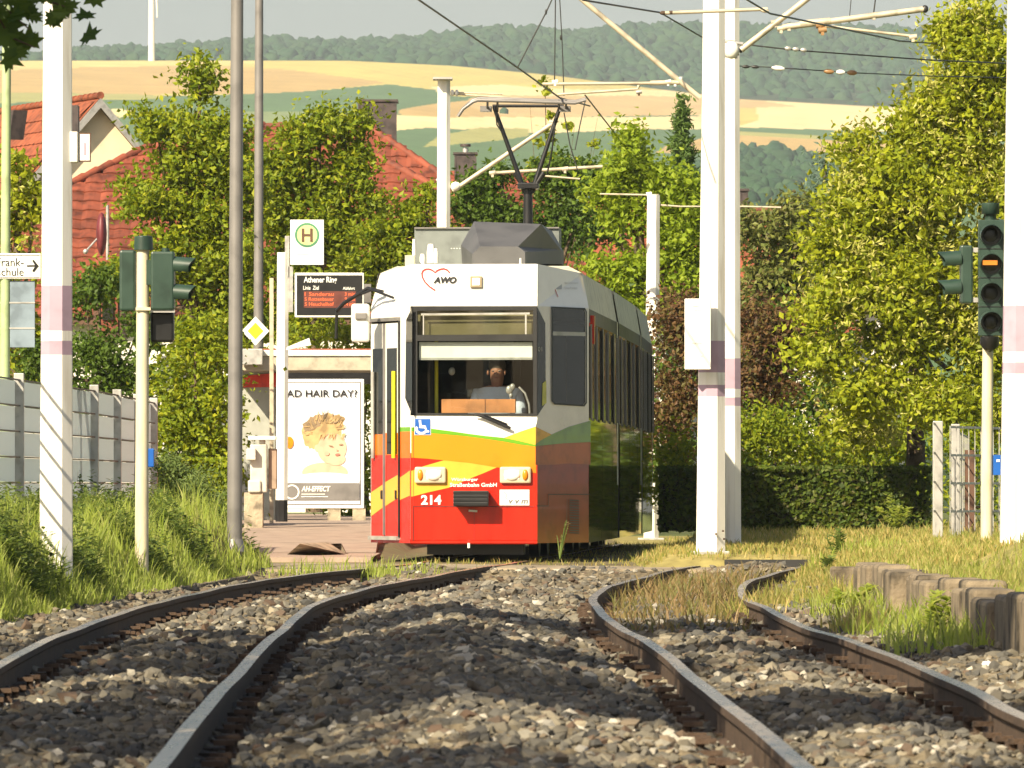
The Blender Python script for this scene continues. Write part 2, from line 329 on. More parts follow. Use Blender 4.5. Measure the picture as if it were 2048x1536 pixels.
# loose ballast stones, merged
def stones(n, name, fx, smin, smax, mats, seed, yr=(19, 73.4), pw=1.0):
    g = np.random.default_rng(seed)
    ico = np.array([(0, 0, 1), (.89, 0, .45), (.28, .85, .45), (-.72, .53, .45), (-.72, -.53, .45), (.28, -.85, .45), (.72, .53, -.45), (-.28, .85, -.45), (-.89, 0, -.45), (-.28, -.85, -.45), (.72, -.53, -.45), (0, 0, -1)])
    it = np.array([(0, 1, 2), (0, 2, 3), (0, 3, 4), (0, 4, 5), (0, 5, 1), (1, 6, 2), (2, 7, 3), (3, 8, 4), (4, 9, 5), (5, 10, 1), (6, 7, 2), (7, 8, 3), (8, 9, 4), (9, 10, 5), (10, 6, 1), (6, 11, 7), (7, 11, 8), (8, 11, 9), (9, 11, 10), (10, 11, 6)])
    t = g.random(n); Yp = 1/(1/yr[0]**pw+(1/yr[1]**pw-1/yr[0]**pw)*t)**1 if pw == 1 else (yr[0]**-pw+(yr[1]**-pw-yr[0]**-pw)*t)**(-1/pw)
    Xp = fx(g, Yp, n)
    s = (smin+(smax-smin)*g.random(n)**3)*np.clip(Yp/30, .8, 1.45)**.5
    sc3 = s[:, None]*np.stack([.8+.5*g.random(n), .7+.5*g.random(n), .5+.35*g.random(n)], 1)
    vv = ico[None]*(0.6+.75*g.random((n, 12, 1)))*sc3[:, None, :]
    # flatten some facets by random shear and rotate about z and tilt
    a = g.random(n)*6.28; b = (g.random(n)-.5)*1.2; ca, sa, cb, sb = np.cos(a), np.sin(a), np.cos(b), np.sin(b)
    x, y, z = vv[..., 0].copy(), vv[..., 1].copy(), vv[..., 2].copy()
    y2 = y*cb[:, None]-z*sb[:, None]; z2 = y*sb[:, None]+z*cb[:, None]
    x3 = x*ca[:, None]-y2*sa[:, None]; y3 = x*sa[:, None]+y2*ca[:, None]
    Zp = bz(Xp, Yp)+s*(.1+.25*g.random(n))
    vv = np.stack([x3+Xp[:, None], y3+Yp[:, None], z2+Zp[:, None]], 2)
    tri = it[None]+np.arange(n)[:, None, None]*12
    o = mesh_np(name, vv.reshape(-1, 3), None, tri.reshape(-1, 3), mats=mats); return tag(o, kind='stuff')
stonem = leafmat('ballast_stone', [(.055, .054, .052), (.12, .108, .085), (.08, .078, .072), (.17, .15, .11), (.10, .096, .088), (.21, .185, .135), (.065, .065, .064), (.27, .235, .17), (.10, .065, .045), (.14, .13, .105), (.42, .39, .33)], trans=0.0, rough=.85)
def fx_all(g, Y, n):
    lim = Y*1100/F+.25; x = (g.random(n)*2-1)*lim; lo = XL(Y)-.05; hi = 2.58
    return lo+(np.clip(x, -99, 99)-(-lim))/(2*lim)*(hi-lo)
st = stones(95000, 'ballast_stones', fx_all, .010, .038, [stonem], 3, pw=.8)
tag(st, 'grey brown crushed stone ballast lying between and around the rails', 'ballast')
# rails
prof = [(-.029, 0), (-.029, -.028), (-.010, -.045), (-.010, -.118), (-.065, -.138), (-.065, -.15), (.065, -.15), (.065, -.138), (.010, -.118), (.010, -.045), (.029, -.028), (.029, 0)]
def rail(pts, label, topm=None):
    n = len(prof); vs = []; fs = []; k = len(pts)
    for i, p in enumerate(pts):
        t = (pts[min(i+1, k-1)]-pts[max(i-1, 0)]); t.z = 0; t.normalize(); a = Vector((t.y, -t.x, 0))
        dz =   .004*math.sin(p.y*.55)+.002*math.sin(p.y*1.3+1); dx = .002*math.sin(p.y*.8)
        for (x, z) in prof: vs.append(p+a*(x+dx)+Vector((0, 0, z+dz)))
    mb = MB(); ft = []; fr = []
    for i in range(k-1):
        for j in range(n):
            q = (i*n+j, i*n+(j+1) % n, (i+1)*n+(j+1) % n, (i+1)*n+j); (ft if j == n-1 else fr).append(q)
    b = 0; mb.v = [tuple(v) for v in vs]
    for q in ft: mb.f.append(q); mb.m.append(railtop); mb.sm.append(False)
    for q in fr: mb.f.append(q); mb.m.append(rust); mb.sm.append(False)
    return mb.build('rail', loc=(pts[0].x, pts[0].y, 0), label=label, cat='rail')
rail(rail_L1, 'leftmost steel rail, curving away beside the weedy bank'); rail(rail_L2, 'second rail from the left, shining head, leading under the tram')
rail(rail_R1, 'third rail from the left, sharply bent in front of the dry weeds'); rail(rail_R2, 'rightmost steel rail, nearest the concrete block wall')
# sleepers with clips (one built, then copied)
def sleeper_master(label):
    t = thing('sleeper', label, 'sleeper', (0, -30, 0), group=None)
    MB().box(-.95, .95, -30.11, -29.89, -.13, .0, conc).build('beam', t, bevel=.02)
    for s in (-1, 1):
        m = MB(); x = s*.52
        m.box(x-.12, x+.12, -30.07, -29.93, .0, .018, rust)
        for q in (-1, 1):
            m.tube((x+q*.10, -30, .01), (x+q*.10, -30, .06), .016, rust, 6); m.obox((x+q*.08, -30, .05), (.035, 0, 0), (0, .03, 0), (0, 0, .009), rust)
        m.build('rail_clip', t)
    return t
# (masters are placed as the first sleeper of each track)
for (A, B, lab, grp) in ((RL1, RL2, 'weathered sleeper half buried in ballast under the left track', 'sleepers of the left track'),
                         (RR1, RR2, 'weathered sleeper half buried in ballast under the right track', 'sleepers of the right track')):
    first = None; y = 24.2 if A is RR1 else 25.0
    y = 19.0
    while y < 70.5:
        cx = (np.interp(y, A[1], A[0])+np.interp(y, B[1], B[0]))/2; c2 = (np.interp(y+.5, A[1], A[0])+np.interp(y+.5, B[1], B[0]))/2
        if first is None: first = sleeper_master(lab); o = first
        else: o = copy_tree(first)
        tag(o, lab, 'sleeper', grp); o.location = (cx, y, .006+.012*math.sin(y*3)); o.rotation_euler = (0, 0, -math.atan2(c2-cx, .5)+random.uniform(-.02, .02)); y += .65+random.uniform(-.03, .03)
# crossing slab, pavement, platform
def sheet(name, x0, x1, y0, y1, dz, m, sx=.25, sy=.5, kind='structure', edge=None):
    xs = np.arange(x0, x1+sx/2, sx); ys = np.arange(y0, y1+sy/2, sy); X, Y = grid(xs, ys); Z = gz(X, Y)+dz
    if edge is not None: X = X+edge(Y)*(X-x0)/(x1-x0)
    return tag(mesh_np(name, np.stack([X.ravel(), Y.ravel(), Z.ravel()], 1), gfaces(len(xs), len(ys)), mats=[m], smooth=True), kind=kind)
def slab(name, quad, z, h, m, **k):
    mb = MB(); mb.prism([Vector((x, y, z)) for x, y in quad], (0, 0, -h), m); return mb.build(name, **k)
cross = slab('road', [(-3.6, 72.6), (-1.4, 72.0), (-.3, 73.2), (1.4, 71.9), (3.6, 71.6), (3.7, 74.2), (1.3, 74.6), (-.9, 77.5), (-3.9, 79.0)], .128, .10, asph); tag(cross, kind='structure')
slab('pavement', [(-9, 80.5), (-1.45, 79.4), (-1.45, 84.6), (-9, 84.6)], .172, .1, pave, kind='structure')
pl = MB(); stn = [(84.5, -1.5, .175), (92, -1.6, .30), (101, -1.2, .41), (130, -.4, .43)]
for (ya, xa, za), (yb, xb, zb_) in zip(stn[:-1], stn[1:]): pl.add([(-9, ya, za), (xa, ya, za), (xb, yb, zb_), (-9, yb, zb_), (xa, ya, 0), (xb, yb, 0)], [(0, 1, 2, 3), (1, 4, 5, 2)], pave)
pl.build('platform_pavement', kind='structure')
# flangeway beam seen dark under the far side of the crossing
MB().box(2.05, 4.3, 74.0, 74.15, .13, .20, blackr).build('rubber_strip', loc=(3, 74.7, .16), label='long dark strip lying on the right end of the crossing', cat='rubber strip')
# right kerb wall of old blocks
t = thing('block_wall', 'weathered concrete block edge wall beside the rightmost rail', 'wall', (2.66, 39, 0))
y = 22.0; k = 0
while y < 58:
    L = random.uniform(.75, 1.1); dz = random.uniform(-.05, .03); dx = random.uniform(-.07, .04)
    MB().box(2.56+dx, 2.80+dx, y, y+L-random.uniform(.02, .09), -.1, .345+dz, concd).build('block', t, bevel=.025); y += L
MB().box(2.42, 2.62, 58.2, 58.5, -.05, .30, concd).box(2.62, 3.6, 58.15, 58.45, -.05, .28, concd).build('end_block', t, bevel=.02)
# left kerb under the weeds, the shade on its face painted as dark concrete
kp = [(float(XL(yy))+.02, yy) for yy in np.arange(22, 74, 2.0)]
mb = MB()
for (a, b), (c, d) in zip(kp[:-1], kp[1:]): mb.obox(((a+c)/2, (b+d)/2, .03), ((c-a)/2, (d-b)/2*.995, 0), (.04, 0, 0), (0, 0, .06), concd)
mb.build('kerb', loc=(kp[0][0], kp[0][1], 0), bevel=.01, label='low shade-darkened kerb half hidden under the weeds beside the left rail', cat='kerb')
# kerb stone by the tram
m = MB(); a, b = GP(575, 1113, .16), GP(690, 1110, .16)
m.prism([GP(572, 1111, .16), GP(600, 1087, .30), GP(655, 1085, .30), GP(690, 1108, .18)], (0, .35, 0), conc); m.build('kerb_stone', loc=a, bevel=.02, label='loose sloped concrete kerb stone on the paving left of the tram', cat='kerb stone')
m = MB(); m.prism([GP(640, 1108, .15), GP(643, 1088, .28), GP(682, 1087, .28), GP(694, 1112, .15)], (0, .3, .0), concd); m.build('kerb_stone', loc=b, bevel=.02, label='dark broken stone right beside the pale kerb stone', cat='kerb stone')

# ------------------------------------------------------------------ hills
Bp = [(-6000, 120), (0, 122), (700, 123), (900, 133), (1100, 152), (1300, 178), (1480, 200), (1750, 215), (2048, 217), (8000, 230)]
Tp = [(-6000, 150), (0, 128), (150, 108), (300, 102), (450, 90), (560, 84), (700, 88), (850, 82), (950, 62), (1040, 60), (1150, 66), (1250, 54), (1400, 52), (1600, 54), (1800, 57), (1900, 68), (2048, 66), (8000, 60)]
fB = lambda U: np.interp(U, *zip(*Bp)); fT = lambda U: np.interp(U, *zip(*Tp))
Us = np.concatenate([np.linspace(-5000, -300, 40), np.arange(-280, 2340, 5), np.linspace(2400, 7000, 40)])
s1 = np.linspace(0, 1, 330); rows = []
Dm = lambda s: 200*(2750/200)**s
UU, SS = np.meshgrid(Us, s1); VV = 905+(fB(UU)-905)*SS**.92; DD = Dm(SS); 
s2 = np.linspace(0.02, 1, 20); UU2, SS2 = np.meshgrid(Us, s2); VV2 = fB(UU2)+(fT(UU2)+8-fB(UU2))*SS2; DD2 = 2750+600*SS2
UU3, SS3 = np.meshgrid(Us, np.array([.5, 1.])); VV3 = fT(UU3)+20+300*SS3; DD3 = 3350+1200*SS3
U_ = np.vstack([UU[:1], UU, UU2, UU3]); V_ = np.vstack([UU[:1]*0+1125., VV, VV2, VV3]); D_ = np.vstack([UU[:1]*0+190., DD, DD2, DD3])
Xh = (U_-1024)/F*D_; Zh = CZ+(HV-V_)/F*D_; Zh = Zh+1.2*(fnoise(Xh, D_, 8, .004)-.45)*(D_ > 600)
hills = mesh_np('hills', np.stack([Xh.ravel(), D_.ravel(), Zh.ravel()], 1), gfaces(U_.shape[1], U_.shape[0]), mats=[colormat('field_soil', .03, .05, bump=0)], smooth=True)
wheat = (.58, .45, .17); wheat2 = (.50, .41, .12); tan = (.44, .30, .11); pink = (.52, .36, .16); gr = (.085, .15, .06); ol = (.32, .31, .10); pale = (.68, .55, .28); woods = (.035, .055, .025); gr2 = (.19, .24, .10)
fields = [(gr, [(-6000, 900), (9000, 900), (9000, 190), (-6000, 190)]),
 (wheat2, [(-6000, 100), (9000, 100), (9000, 215), (1400, 215), (1000, 195), (880, 190), (780, 168), (600, 183), (430, 190), (0, 200), (-6000, 200)]),
 (tan, [(-6000, 140), (0, 141), (200, 134), (430, 131), (560, 138), (680, 150), (770, 163), (760, 166), (600, 184), (480, 188), (300, 188), (0, 184), (-6000, 180)]),
 (wheat, [(-6000, 122), (0, 122), (520, 120), (520, 130), (430, 131), (200, 134), (0, 141), (-6000, 140)]),
 (ol, [(-6000, 184), (0, 184), (300, 188), (330, 195), (260, 201), (215, 202), (0, 206), (-6000, 210)]),
 (pale, [(226, 217), (262, 221), (272, 227), (240, 233), (222, 225)]),
 (gr, [(430, 190), (600, 183), (780, 167), (885, 181), (940, 205), (870, 211), (798, 221), (600, 224), (480, 224), (330, 215)]),
 (gr2, [(470, 222), (600, 224), (700, 226), (700, 250), (470, 250)]),
 (pale, [(860, 172), (1000, 168), (1150, 178), (1400, 182), (1480, 190), (1480, 205), (1150, 195), (950, 190), (880, 186)]),
 (tan, [(798, 221), (870, 208), (960, 198), (1080, 215), (1080, 240), (900, 236), (796, 228)]),
 (pale, [(790, 228), (900, 234), (1080, 236), (1420, 232), (1420, 262), (1080, 262), (850, 252), (788, 258)]),
 (pink, [(940, 196), (1000, 190), (1250, 190), (1430, 198), (1520, 205), (1500, 228), (1250, 232), (1090, 237), (1000, 232), (940, 214)]),
 (pale, [(1480, 190), (1750, 214), (9000, 228), (9000, 266), (1780, 262), (1480, 255), (1400, 250), (1400, 228), (1500, 226)]),
 (wheat2, [(1480, 205), (1510, 213), (1520, 240), (1480, 252)]),
 (pink, [(1405, 186), (1490, 196), (1600, 214), (1500, 216), (1400, 214)]),
 (gr, [(788, 259), (850, 253), (1080, 264), (1480, 256), (1780, 263), (1780, 281), (1480, 272), (1300, 276), (1080, 290), (780, 300)]),
 (ol, [(845, 292), (880, 268), (960, 252), (1055, 255), (1060, 268), (960, 282)]),
 (tan, [(1310, 303), (1330, 290), (1405, 277), (1480, 271), (1640, 279), (1790, 284), (1790, 303), (1640, 306), (1480, 300)]),
 (ol, [(1400, 268), (1480, 262), (1640, 271), (1640, 279), (1480, 271)]),
 (pale, [(1590, 333), (1640, 330), (1700, 350), (1700, 364), (1640, 352)]), (pale, [(-50, 224), (20, 222), (60, 230), (-50, 236)])]
def inpoly(u, v, poly):
    r = np.zeros(u.shape, bool); n = len(poly)
    for i in range(n):
        x1, y1 = poly[i]; x2, y2 = poly[(i+1) % n]
        if y1 == y2: continue
        c = ((y1 > v) != (y2 > v)) & (u < (x2-x1)*(v-y1)/(y2-y1)+x1); r ^= c
    return r
C = np.tile(np.array(woods), (U_.size, 1)); uu = U_.ravel(); vv = V_.ravel(); dd = D_.ravel()
wob = 3*(fnoise(uu, vv, 2, .01)-.45)*np.ones_like(uu)
fld = dd <= 2751
for col, poly in fields:
    k = inpoly(uu, vv+wob, poly) & fld; C[k] = col
wl = inpoly(uu, vv, [(1440, 300), (1500, 297), (1560, 302), (1640, 320), (1600, 345), (1660, 400), (1700, 900), (1430, 900)]); C[wl & fld] = woods
C *= (1+.30*(fnoise(uu, vv*8, 4, .02, 4)-.45)+.05*np.sin(vv*1.9+uu*.02))[:, None]
set_tone(hills, C); tag(hills, kind='structure')

# forests as one canopy each
def canopy(name, pts, rad, m, seed, label, cat, sub=None):
    g = np.random.default_rng(seed); n = len(pts)
    import bmesh
    bm = bmesh.new(); bmesh.ops.create_icosphere(bm, subdivisions=2, radius=1); bm.verts.ensure_lookup_table()
    iv = np.array([v.co[:] for v in bm.verts]); it = np.array([[v.index for v in f.verts] for f in bm.faces]); bm.free()
    vv = iv[None]*(.72+.5*g.random((n, len(iv), 1)))*(rad[:, None]*np.stack([.8+.5*g.random(n), .8+.5*g.random(n), .9+.6*g.random(n)], 1))[:, None, :]+pts[:, None, :]
    tri = it[None]+np.arange(n)[:, None, None]*len(iv)
    return tag(mesh_np(name, vv.reshape(-1, 3), None, tri.reshape(-1, 3), mats=[m], smooth=True), label, cat, kind='stuff')
fol_far = leafmat('far_forest', [(.014, .045, .022), (.028, .068, .030), (.018, .054, .024), (.036, .076, .03), (.012, .038, .020)], 0, .9)
n = 5600; g = RNG; u = g.uniform(-500, 2600, n); s_ = g.random(n)**.8; s_[:700] = g.uniform(.93, 1.0, 700)
v = fB(u)-2+(fT(u)-fB(u)+3)*s_; d = 2760+560*s_
pts = np.stack([(u-1024)/F*d, d, CZ+(HV-v)/F*d-1.5], 1)
canopy('forest', pts, g.uniform(1.8, 4.0, n), fol_far, 5, 'blue green wooded ridge along the skyline behind the wheat fields', 'forest')
n = 900; u = g.uniform(1380, 1720, n); top = np.interp(u, [1380, 1440, 1500, 1560, 1640, 1680, 1720], [345, 318, 300, 305, 325, 352, 372]); s_ = g.random(n)
v = top+(520-top)*s_; d = Dm(((905-v)/(905-fB(u)))**(1/.92))
pts = np.stack([(u-1024)/F*d, d-3, CZ+(HV-v)/F*d], 1)
canopy('woodland', pts, g.uniform(.9, 1.7, n)*d/1300, fol_far, 6, 'dark clump of woodland below the orange field right of the white masts', 'woodland')
# lone field tree, turbine
m = MB(); c = P(1008, 226, 2000); m.ell(c, (1.3, 1.3, 1.5), fol_far, 9, 6, .4); m.tube(c-Vector((0, 0, 3)), c, .25, bark, 5); m.build('field_tree', loc=c-Vector((0, 0, 2)), label='tiny lone tree standing in the pale field above the tram', cat='tree')
D = 2745; b = P(303, 126, D); t = thing('wind_turbine', 'white wind turbine tower with a red ring on the far field edge', 'wind turbine', b)
hub = b+Vector((0, 0, 96))
MB().path([b-Vector((0, 0, 8)), b+Vector((0, 0, 30)), hub], [1.25, 1.0, .7], white, 16).build('tower', t)
MB().path([P(303, 93.5, D), P(303, 87.5, D)], [1.12, 1.11], mat('red_ring', (.6, .08, .06), .5), 16).build('red_band', t)
MB().obox(hub+Vector((0, 1, 0)), (1.6, 0, 0), (0, 4, 0), (0, 0, 1.7), white).build('nacelle', t, bevel=.4)
bl = MB()
for k, a in enumerate((178.4, 58.4, -61.6)):
    e = hub+Vector((math.sin(R(a))*80, 0, math.cos(R(a))*80)); mid = hub+(e-hub)*.25
    MB().path([hub+Vector((0, -4, 0)), mid+Vector((0, -4, 0)), e+Vector((0, -4, 0))], [1.0, 1.1, .25], white, 8).build('blade', t)
MB().ell(hub+Vector((0, -4, 0)), (1.4, 1.6, 1.4), white).build('hub', t)
# ================================================================== vegetation
def unit(g, n):
    a = g.normal(size=(n, 3)); return a/np.linalg.norm(a, axis=1)[:, None]
def leaves(g, blobs, n, size, clump=.28, per=26, shell=.55, up=.25, asp=.62, kids=0):
    """blobs: (centre, radii). returns quads of leaf-shaped rhombi gathered into clumps"""
    if kids:
        nb = []
        for c_, r_ in blobs:
            c_ = np.array(c_); r_ = np.array(r_)
            for _ in range(kids):
                u_ = unit(g, 1)[0]; f_ = .34+.26*g.random(); nb.append((c_+u_*r_*(.45+.35*g.random()), r_*np.array([f_, f_, f_*.72])))
            nb.append((c_, r_*.55))
        blobs = nb
    cs = np.array([b[0] for b in blobs], float); rs = np.array([b[1] for b in blobs], float)
    wgt = (rs[:, 0]*rs[:, 2])**.9; wgt = wgt/wgt.sum(); nc = max(8, n//per)
    bi = g.choice(len(cs), nc, p=wgt); dr = unit(g, nc); rad = shell+(1.0-shell)*g.random(nc)**.6
    rad = np.where(g.random(nc) < .06, rad*1.15, rad); cc = cs[bi]+dr*rs[bi]*rad[:, None]
    ci = g.integers(0, nc, n); cr_ = clump*(.5+.9*g.random(nc))
    p = cc[ci]+g.normal(size=(n, 3))*cr_[ci][:, None]*np.array([.55, .55, .42])
    nr = dr[ci]*.55+unit(g, n)*.75+np.array([0, 0, up]); nr /= np.linalg.norm(nr, axis=1)[:, None]
    t = np.cross(nr, unit(g, n)); t /= np.linalg.norm(t, axis=1)[:, None]+1e-9; b = np.cross(nr, t)
    s = size*(.6+.7*g.random(n))[:, None]; c = nr*s*.12
    V = np.stack([p-t*s*.5, p+b*s*asp*.5-c-t*s*.08, p+t*s*.5, p-b*s*asp*.5-c-t*s*.08], 1).reshape(-1, 3)
    return V, np.arange(n*4).reshape(-1, 4)
def tree(label, cat, blobs, n, size, m, base, seed, name='tree', trunk_r=.12, group=None, clump=.28, per=26, shell=.55, extra=None, limbs=True, crown='crown', up=.25, asp=.62, kids=5):
    g = np.random.default_rng(seed); base = Vector(base); t = thing(name, label, cat, base, group=group)
    V, Q = leaves(g, blobs, n, size, clump, per, shell, up, asp, kids)
    ms = [m]; mi = None
    if extra:
        V2, Q2 = leaves(g, blobs, int(n*extra[1]), size*extra[2], clump, per, .8, up, .4, kids); Q = np.vstack([Q, Q2+len(V)]); V = np.vstack([V, V2]); ms.append(extra[0]); mi = np.concatenate([np.zeros(n), np.ones(len(Q2))])
    mesh_np(crown, V, Q, mats=ms, midx=mi, parent=t)
    if limbs:
        mb = MB(); cs = [Vector(b[0]) for b in blobs]; topz = max(c.z for c in cs); cx = sum((c for c in cs), Vector())/len(cs)
        tc_ = max(cs, key=lambda c: c.z); top = Vector((tc_.x, tc_.y, topz)); mid = base.lerp(Vector((cx.x, cx.y, base.z)), .3); mid.z = base.z+(topz-base.z)*.45
        mb.path([base-Vector((0, 0, .2)), mid, top], [trunk_r*1.3, trunk_r*.8, trunk_r*.2], bark, 9)
        for c, (q, r_) in zip(cs, blobs):
            k = random.uniform(.25, .6); st_ = mid.lerp(top, max(0, (k-.4))) if c.z > mid.z else base.lerp(mid, .8)
            md = st_.lerp(c, .5)+Vector((0, 0, -.12*(c-st_).length)); mb.path([st_, md, c+Vector((0, 0, r_[2]*.4))], [trunk_r*.45, trunk_r*.3, trunk_r*.06], bark, 6)
        mb.build('trunk', t)
    return t
def B(D, *l):
    """blobs given as (U, V, rU, rV[, dy]) at distance D"""
    out = []
    for q in l:
        u, v, ru, rv = q[:4]; dy = q[4] if len(q) > 4 else 0; d = D+dy; k = d/F
        out.append((tuple(P(u, v, d)), (ru*k, max(ru, rv)*k*.9, rv*k)))
    return out
maple = leafmat('maple_leaf', [(.10, .16, .008), (.18, .24, .010), (.26, .31, .012), (.13, .19, .010), (.36, .38, .015)], .4)
maple2 = leafmat('dark_leaf', [(.05, .095, .012), (.08, .14, .015), (.11, .18, .018), (.06, .11, .012)], .38)
lind = leafmat('linden_leaf', [(.15, .20, .010), (.26, .31, .014), (.37, .40, .018), (.19, .24, .012)], .4)
bract = leafmat('linden_bract', [(.42, .42, .10), (.52, .50, .15), (.36, .38, .07)], .35)
yell = leafmat('yellow_green_leaf', [(.16, .24, .01), (.24, .33, .02), (.30, .38, .03), (.19, .27, .015)], .45)
plum = leafmat('reddish_leaf', [(.10, .05, .025), (.14, .075, .03), (.17, .10, .035), (.13, .12, .03), (.08, .04, .025)], .35)
conif = leafmat('conifer_leaf', [(.07, .13, .03), (.10, .17, .035), (.13, .21, .04)], .3)
blueb = leafmat('blue_conifer_leaf', [(.10, .16, .12), (.16, .23, .18), (.12, .18, .10)], .3)
hedgem = leafmat('hedge_leaf', [(.04, .07, .010), (.07, .11, .012), (.12, .17, .016), (.09, .08, .02)], .35)  # leaf tones kept dark to stand in for the shade on the hedge

tree('tall maple with a pointed top in front of the left red roofs', 'tree', B(118, (400, 170, 42, 45), (390, 250, 80, 65), (480, 380, 50, 70), (350, 330, 70, 60), (430, 330, 60, 70), (310, 250, 40, 40), (300, 400, 75, 60), (400, 430, 90, 80), (450, 260, 40, 60), (320, 520, 95, 70), (430, 560, 80, 90), (250, 560, 80, 60), (400, 680, 90, 80), (480, 470, 50, 120), (480, 640, 50, 120)), 27000, .108, maple, P(385, 1010, 118), 1, name='maple_tree', shell=.35)
tree('round crowned maple left of the tiled hip roof with the big chimney', 'tree', B(124, (640, 240, 60, 50), (700, 270, 58, 58), (520, 330, 50, 60), (540, 430, 60, 70), (730, 420, 50, 60), (590, 270, 50, 50), (620, 340, 90, 70), (710, 350, 50, 60), (560, 360, 50, 70), (590, 440, 80, 70), (680, 450, 80, 60), (560, 540, 60, 80), (690, 540, 70, 60), (610, 620, 110, 80)), 22000, .108, maple, P(630, 1000, 124), 2, name='maple_tree', shell=.35)
tree('lower leafy tree in front of the tiled roof, above the stop display', 'tree', B(120, (760, 470, 60, 40), (820, 440, 40, 45), (860, 400, 22, 30), (800, 530, 70, 50), (740, 560, 60, 60), (870, 500, 50, 70)), 8500, .10, maple, P(790, 1000, 120), 3, name='maple_tree', shell=.3)
tree('yellow green tree at the left edge behind the direction sign', 'tree', B(112, (40, 350, 45, 45), (20, 430, 60, 60), (70, 420, 30, 50), (30, 540, 70, 70), (10, 660, 60, 80), (60, 720, 60, 60)), 4500, .13, lind, P(20, 1010, 112), 4, name='linden_tree', shell=.35, extra=(bract, .12, .8))
tree('dark broad bush behind the grey privacy fence', 'bush', B(108, (200, 690, 80, 60), (290, 640, 60, 60), (170, 600, 40, 50), (100, 720, 60, 60), (260, 760, 80, 60), (200, 570, 50, 40), (170, 800, 80, 60), (60, 800, 60, 60), (260, 860, 60, 60)), 9500, .09, maple2, P(200, 1010, 108), 5, name='bush', trunk_r=.06, shell=.2, crown='foliage')
tree('glossy bush right of the left traffic light', 'bush', B(100, (390, 700, 70, 80), (350, 800, 60, 90), (420, 830, 60, 90), (440, 740, 40, 90), (370, 880, 70, 70), (450, 900, 40, 60)), 7500, .085, maple, P(390, 1030, 100), 6, name='bush', trunk_r=.06, shell=.25, crown='foliage')
tree('loose grey green bush in front of the lamp posts', 'bush', B(76, (370, 960, 60, 45), (420, 1000, 45, 45), (340, 1000, 40, 40), (350, 925, 30, 20)), 5200, .05, leafmat('willowherb_leaf', [(.13, .19, .06), (.17, .24, .07), (.22, .28, .09)], .4), P(380, 1050, 76), 7, name='bush', trunk_r=.02, clump=.12, crown='foliage', up=.6, asp=.35)
tree('leafy bush showing between the shelter and the tram', 'bush', B(122, (735, 800, 30, 90), (740, 950, 30, 80), (690, 680, 50, 30), (600, 680, 60, 30), (700, 1010, 60, 30), (740, 700, 30, 50)), 3200, .1, maple, P(735, 1040, 122), 8, name='bush', trunk_r=.05, shell=.2, crown='foliage')
tree('thin airy young tree rising behind the pantograph', 'tree', B(128, (1090, 175, 7, 25), (1092, 230, 16, 20), (1092, 300, 20, 40), (1150, 250, 35, 6), (1195, 240, 20, 8), (1060, 215, 8, 8), (1195, 280, 14, 14), (1100, 340, 40, 30)), 620, .12, lind, P(1092, 1000, 128), 9, name='young_tree', kids=0, trunk_r=.03, clump=.1)
tree('dense trees behind the tram roof, left part beside the white mast', 'tree', B(126, (960, 370, 50, 35), (940, 430, 50, 50), (1010, 420, 60, 40), (1060, 460, 60, 40), (1120, 350, 60, 50), (1130, 430, 60, 60), (1180, 350, 40, 40), (1000, 340, 30, 20)), 10000, .098, maple2, P(1040, 1000, 126), 10, name='tree', shell=.25)
tree('dark tree peeping out right behind the grey roof box', 'tree', B(132, (1150, 480, 40, 60), (1180, 440, 50, 50), (1230, 470, 30, 60)), 1900, .11, maple2, P(1170, 1000, 132), 19, name='tree', shell=.2)
tree('bright yellow green maple directly right of the tram roof', 'tree', B(116, (1262, 270, 20, 30), (1262, 330, 45, 50), (1220, 380, 50, 40), (1320, 370, 50, 50), (1370, 400, 45, 60), (1350, 450, 60, 60), (1260, 420, 50, 50), (1370, 560, 40, 60), (1240, 560, 70, 40), (1300, 620, 60, 60), (1180, 540, 40, 20), (1380, 500, 40, 60), (1290, 520, 60, 30)), 16000, .108, yell, P(1300, 1010, 116), 11, name='maple_tree', shell=.35)
c = B(125, (1362, 215, 5, 25), (1362, 250, 12, 25), (1364, 285, 18, 25), (1366, 320, 25, 30), (1368, 365, 32, 40))
tree('narrow spire shaped conifer left of the tall white masts', 'conifer', c, 4200, .12, conif, P(1366, 1000, 125), 12, name='spire_conifer', kids=0, trunk_r=.06, clump=.1, shell=.2, up=-.6, asp=.3)
tree('brown red leaved bush behind the twin white masts', 'bush', B(104, (1350, 640, 50, 70), (1500, 650, 60, 70), (1540, 700, 70, 60), (1360, 770, 50, 80), (1520, 770, 90, 60), (1600, 720, 40, 60), (1340, 860, 40, 60), (1400, 700, 50, 90), (1580, 640, 40, 50)), 9500, .085, plum, P(1460, 1050, 104), 13, name='bush', shell=.3, trunk_r=.06, crown='foliage')
tree('low bright bushes in front of the reddish bush, right of the masts', 'bush', B(101, (1340, 900, 40, 40), (1500, 880, 60, 50), (1560, 860, 50, 60), (1620, 900, 60, 40), (1700, 900, 80, 40), (1350, 960, 50, 40), (1790, 900, 60, 50)), 8500, .07, maple, P(1540, 1055, 101), 14, name='bush', shell=.3, trunk_r=.04, crown='foliage')
tree('mixed mid green trees between the masts and the big linden', 'tree', B(120, (1530, 480, 60, 50), (1590, 430, 50, 70), (1560, 550, 80, 60), (1500, 570, 50, 60), (1620, 520, 60, 80), (1500, 440, 30, 30)), 6500, .11, leafmat('olive_leaf', [(.10, .13, .03), (.15, .18, .04), (.20, .22, .05), (.12, .10, .04)], .35), P(1560, 1000, 120), 15, name='tree', shell=.3)
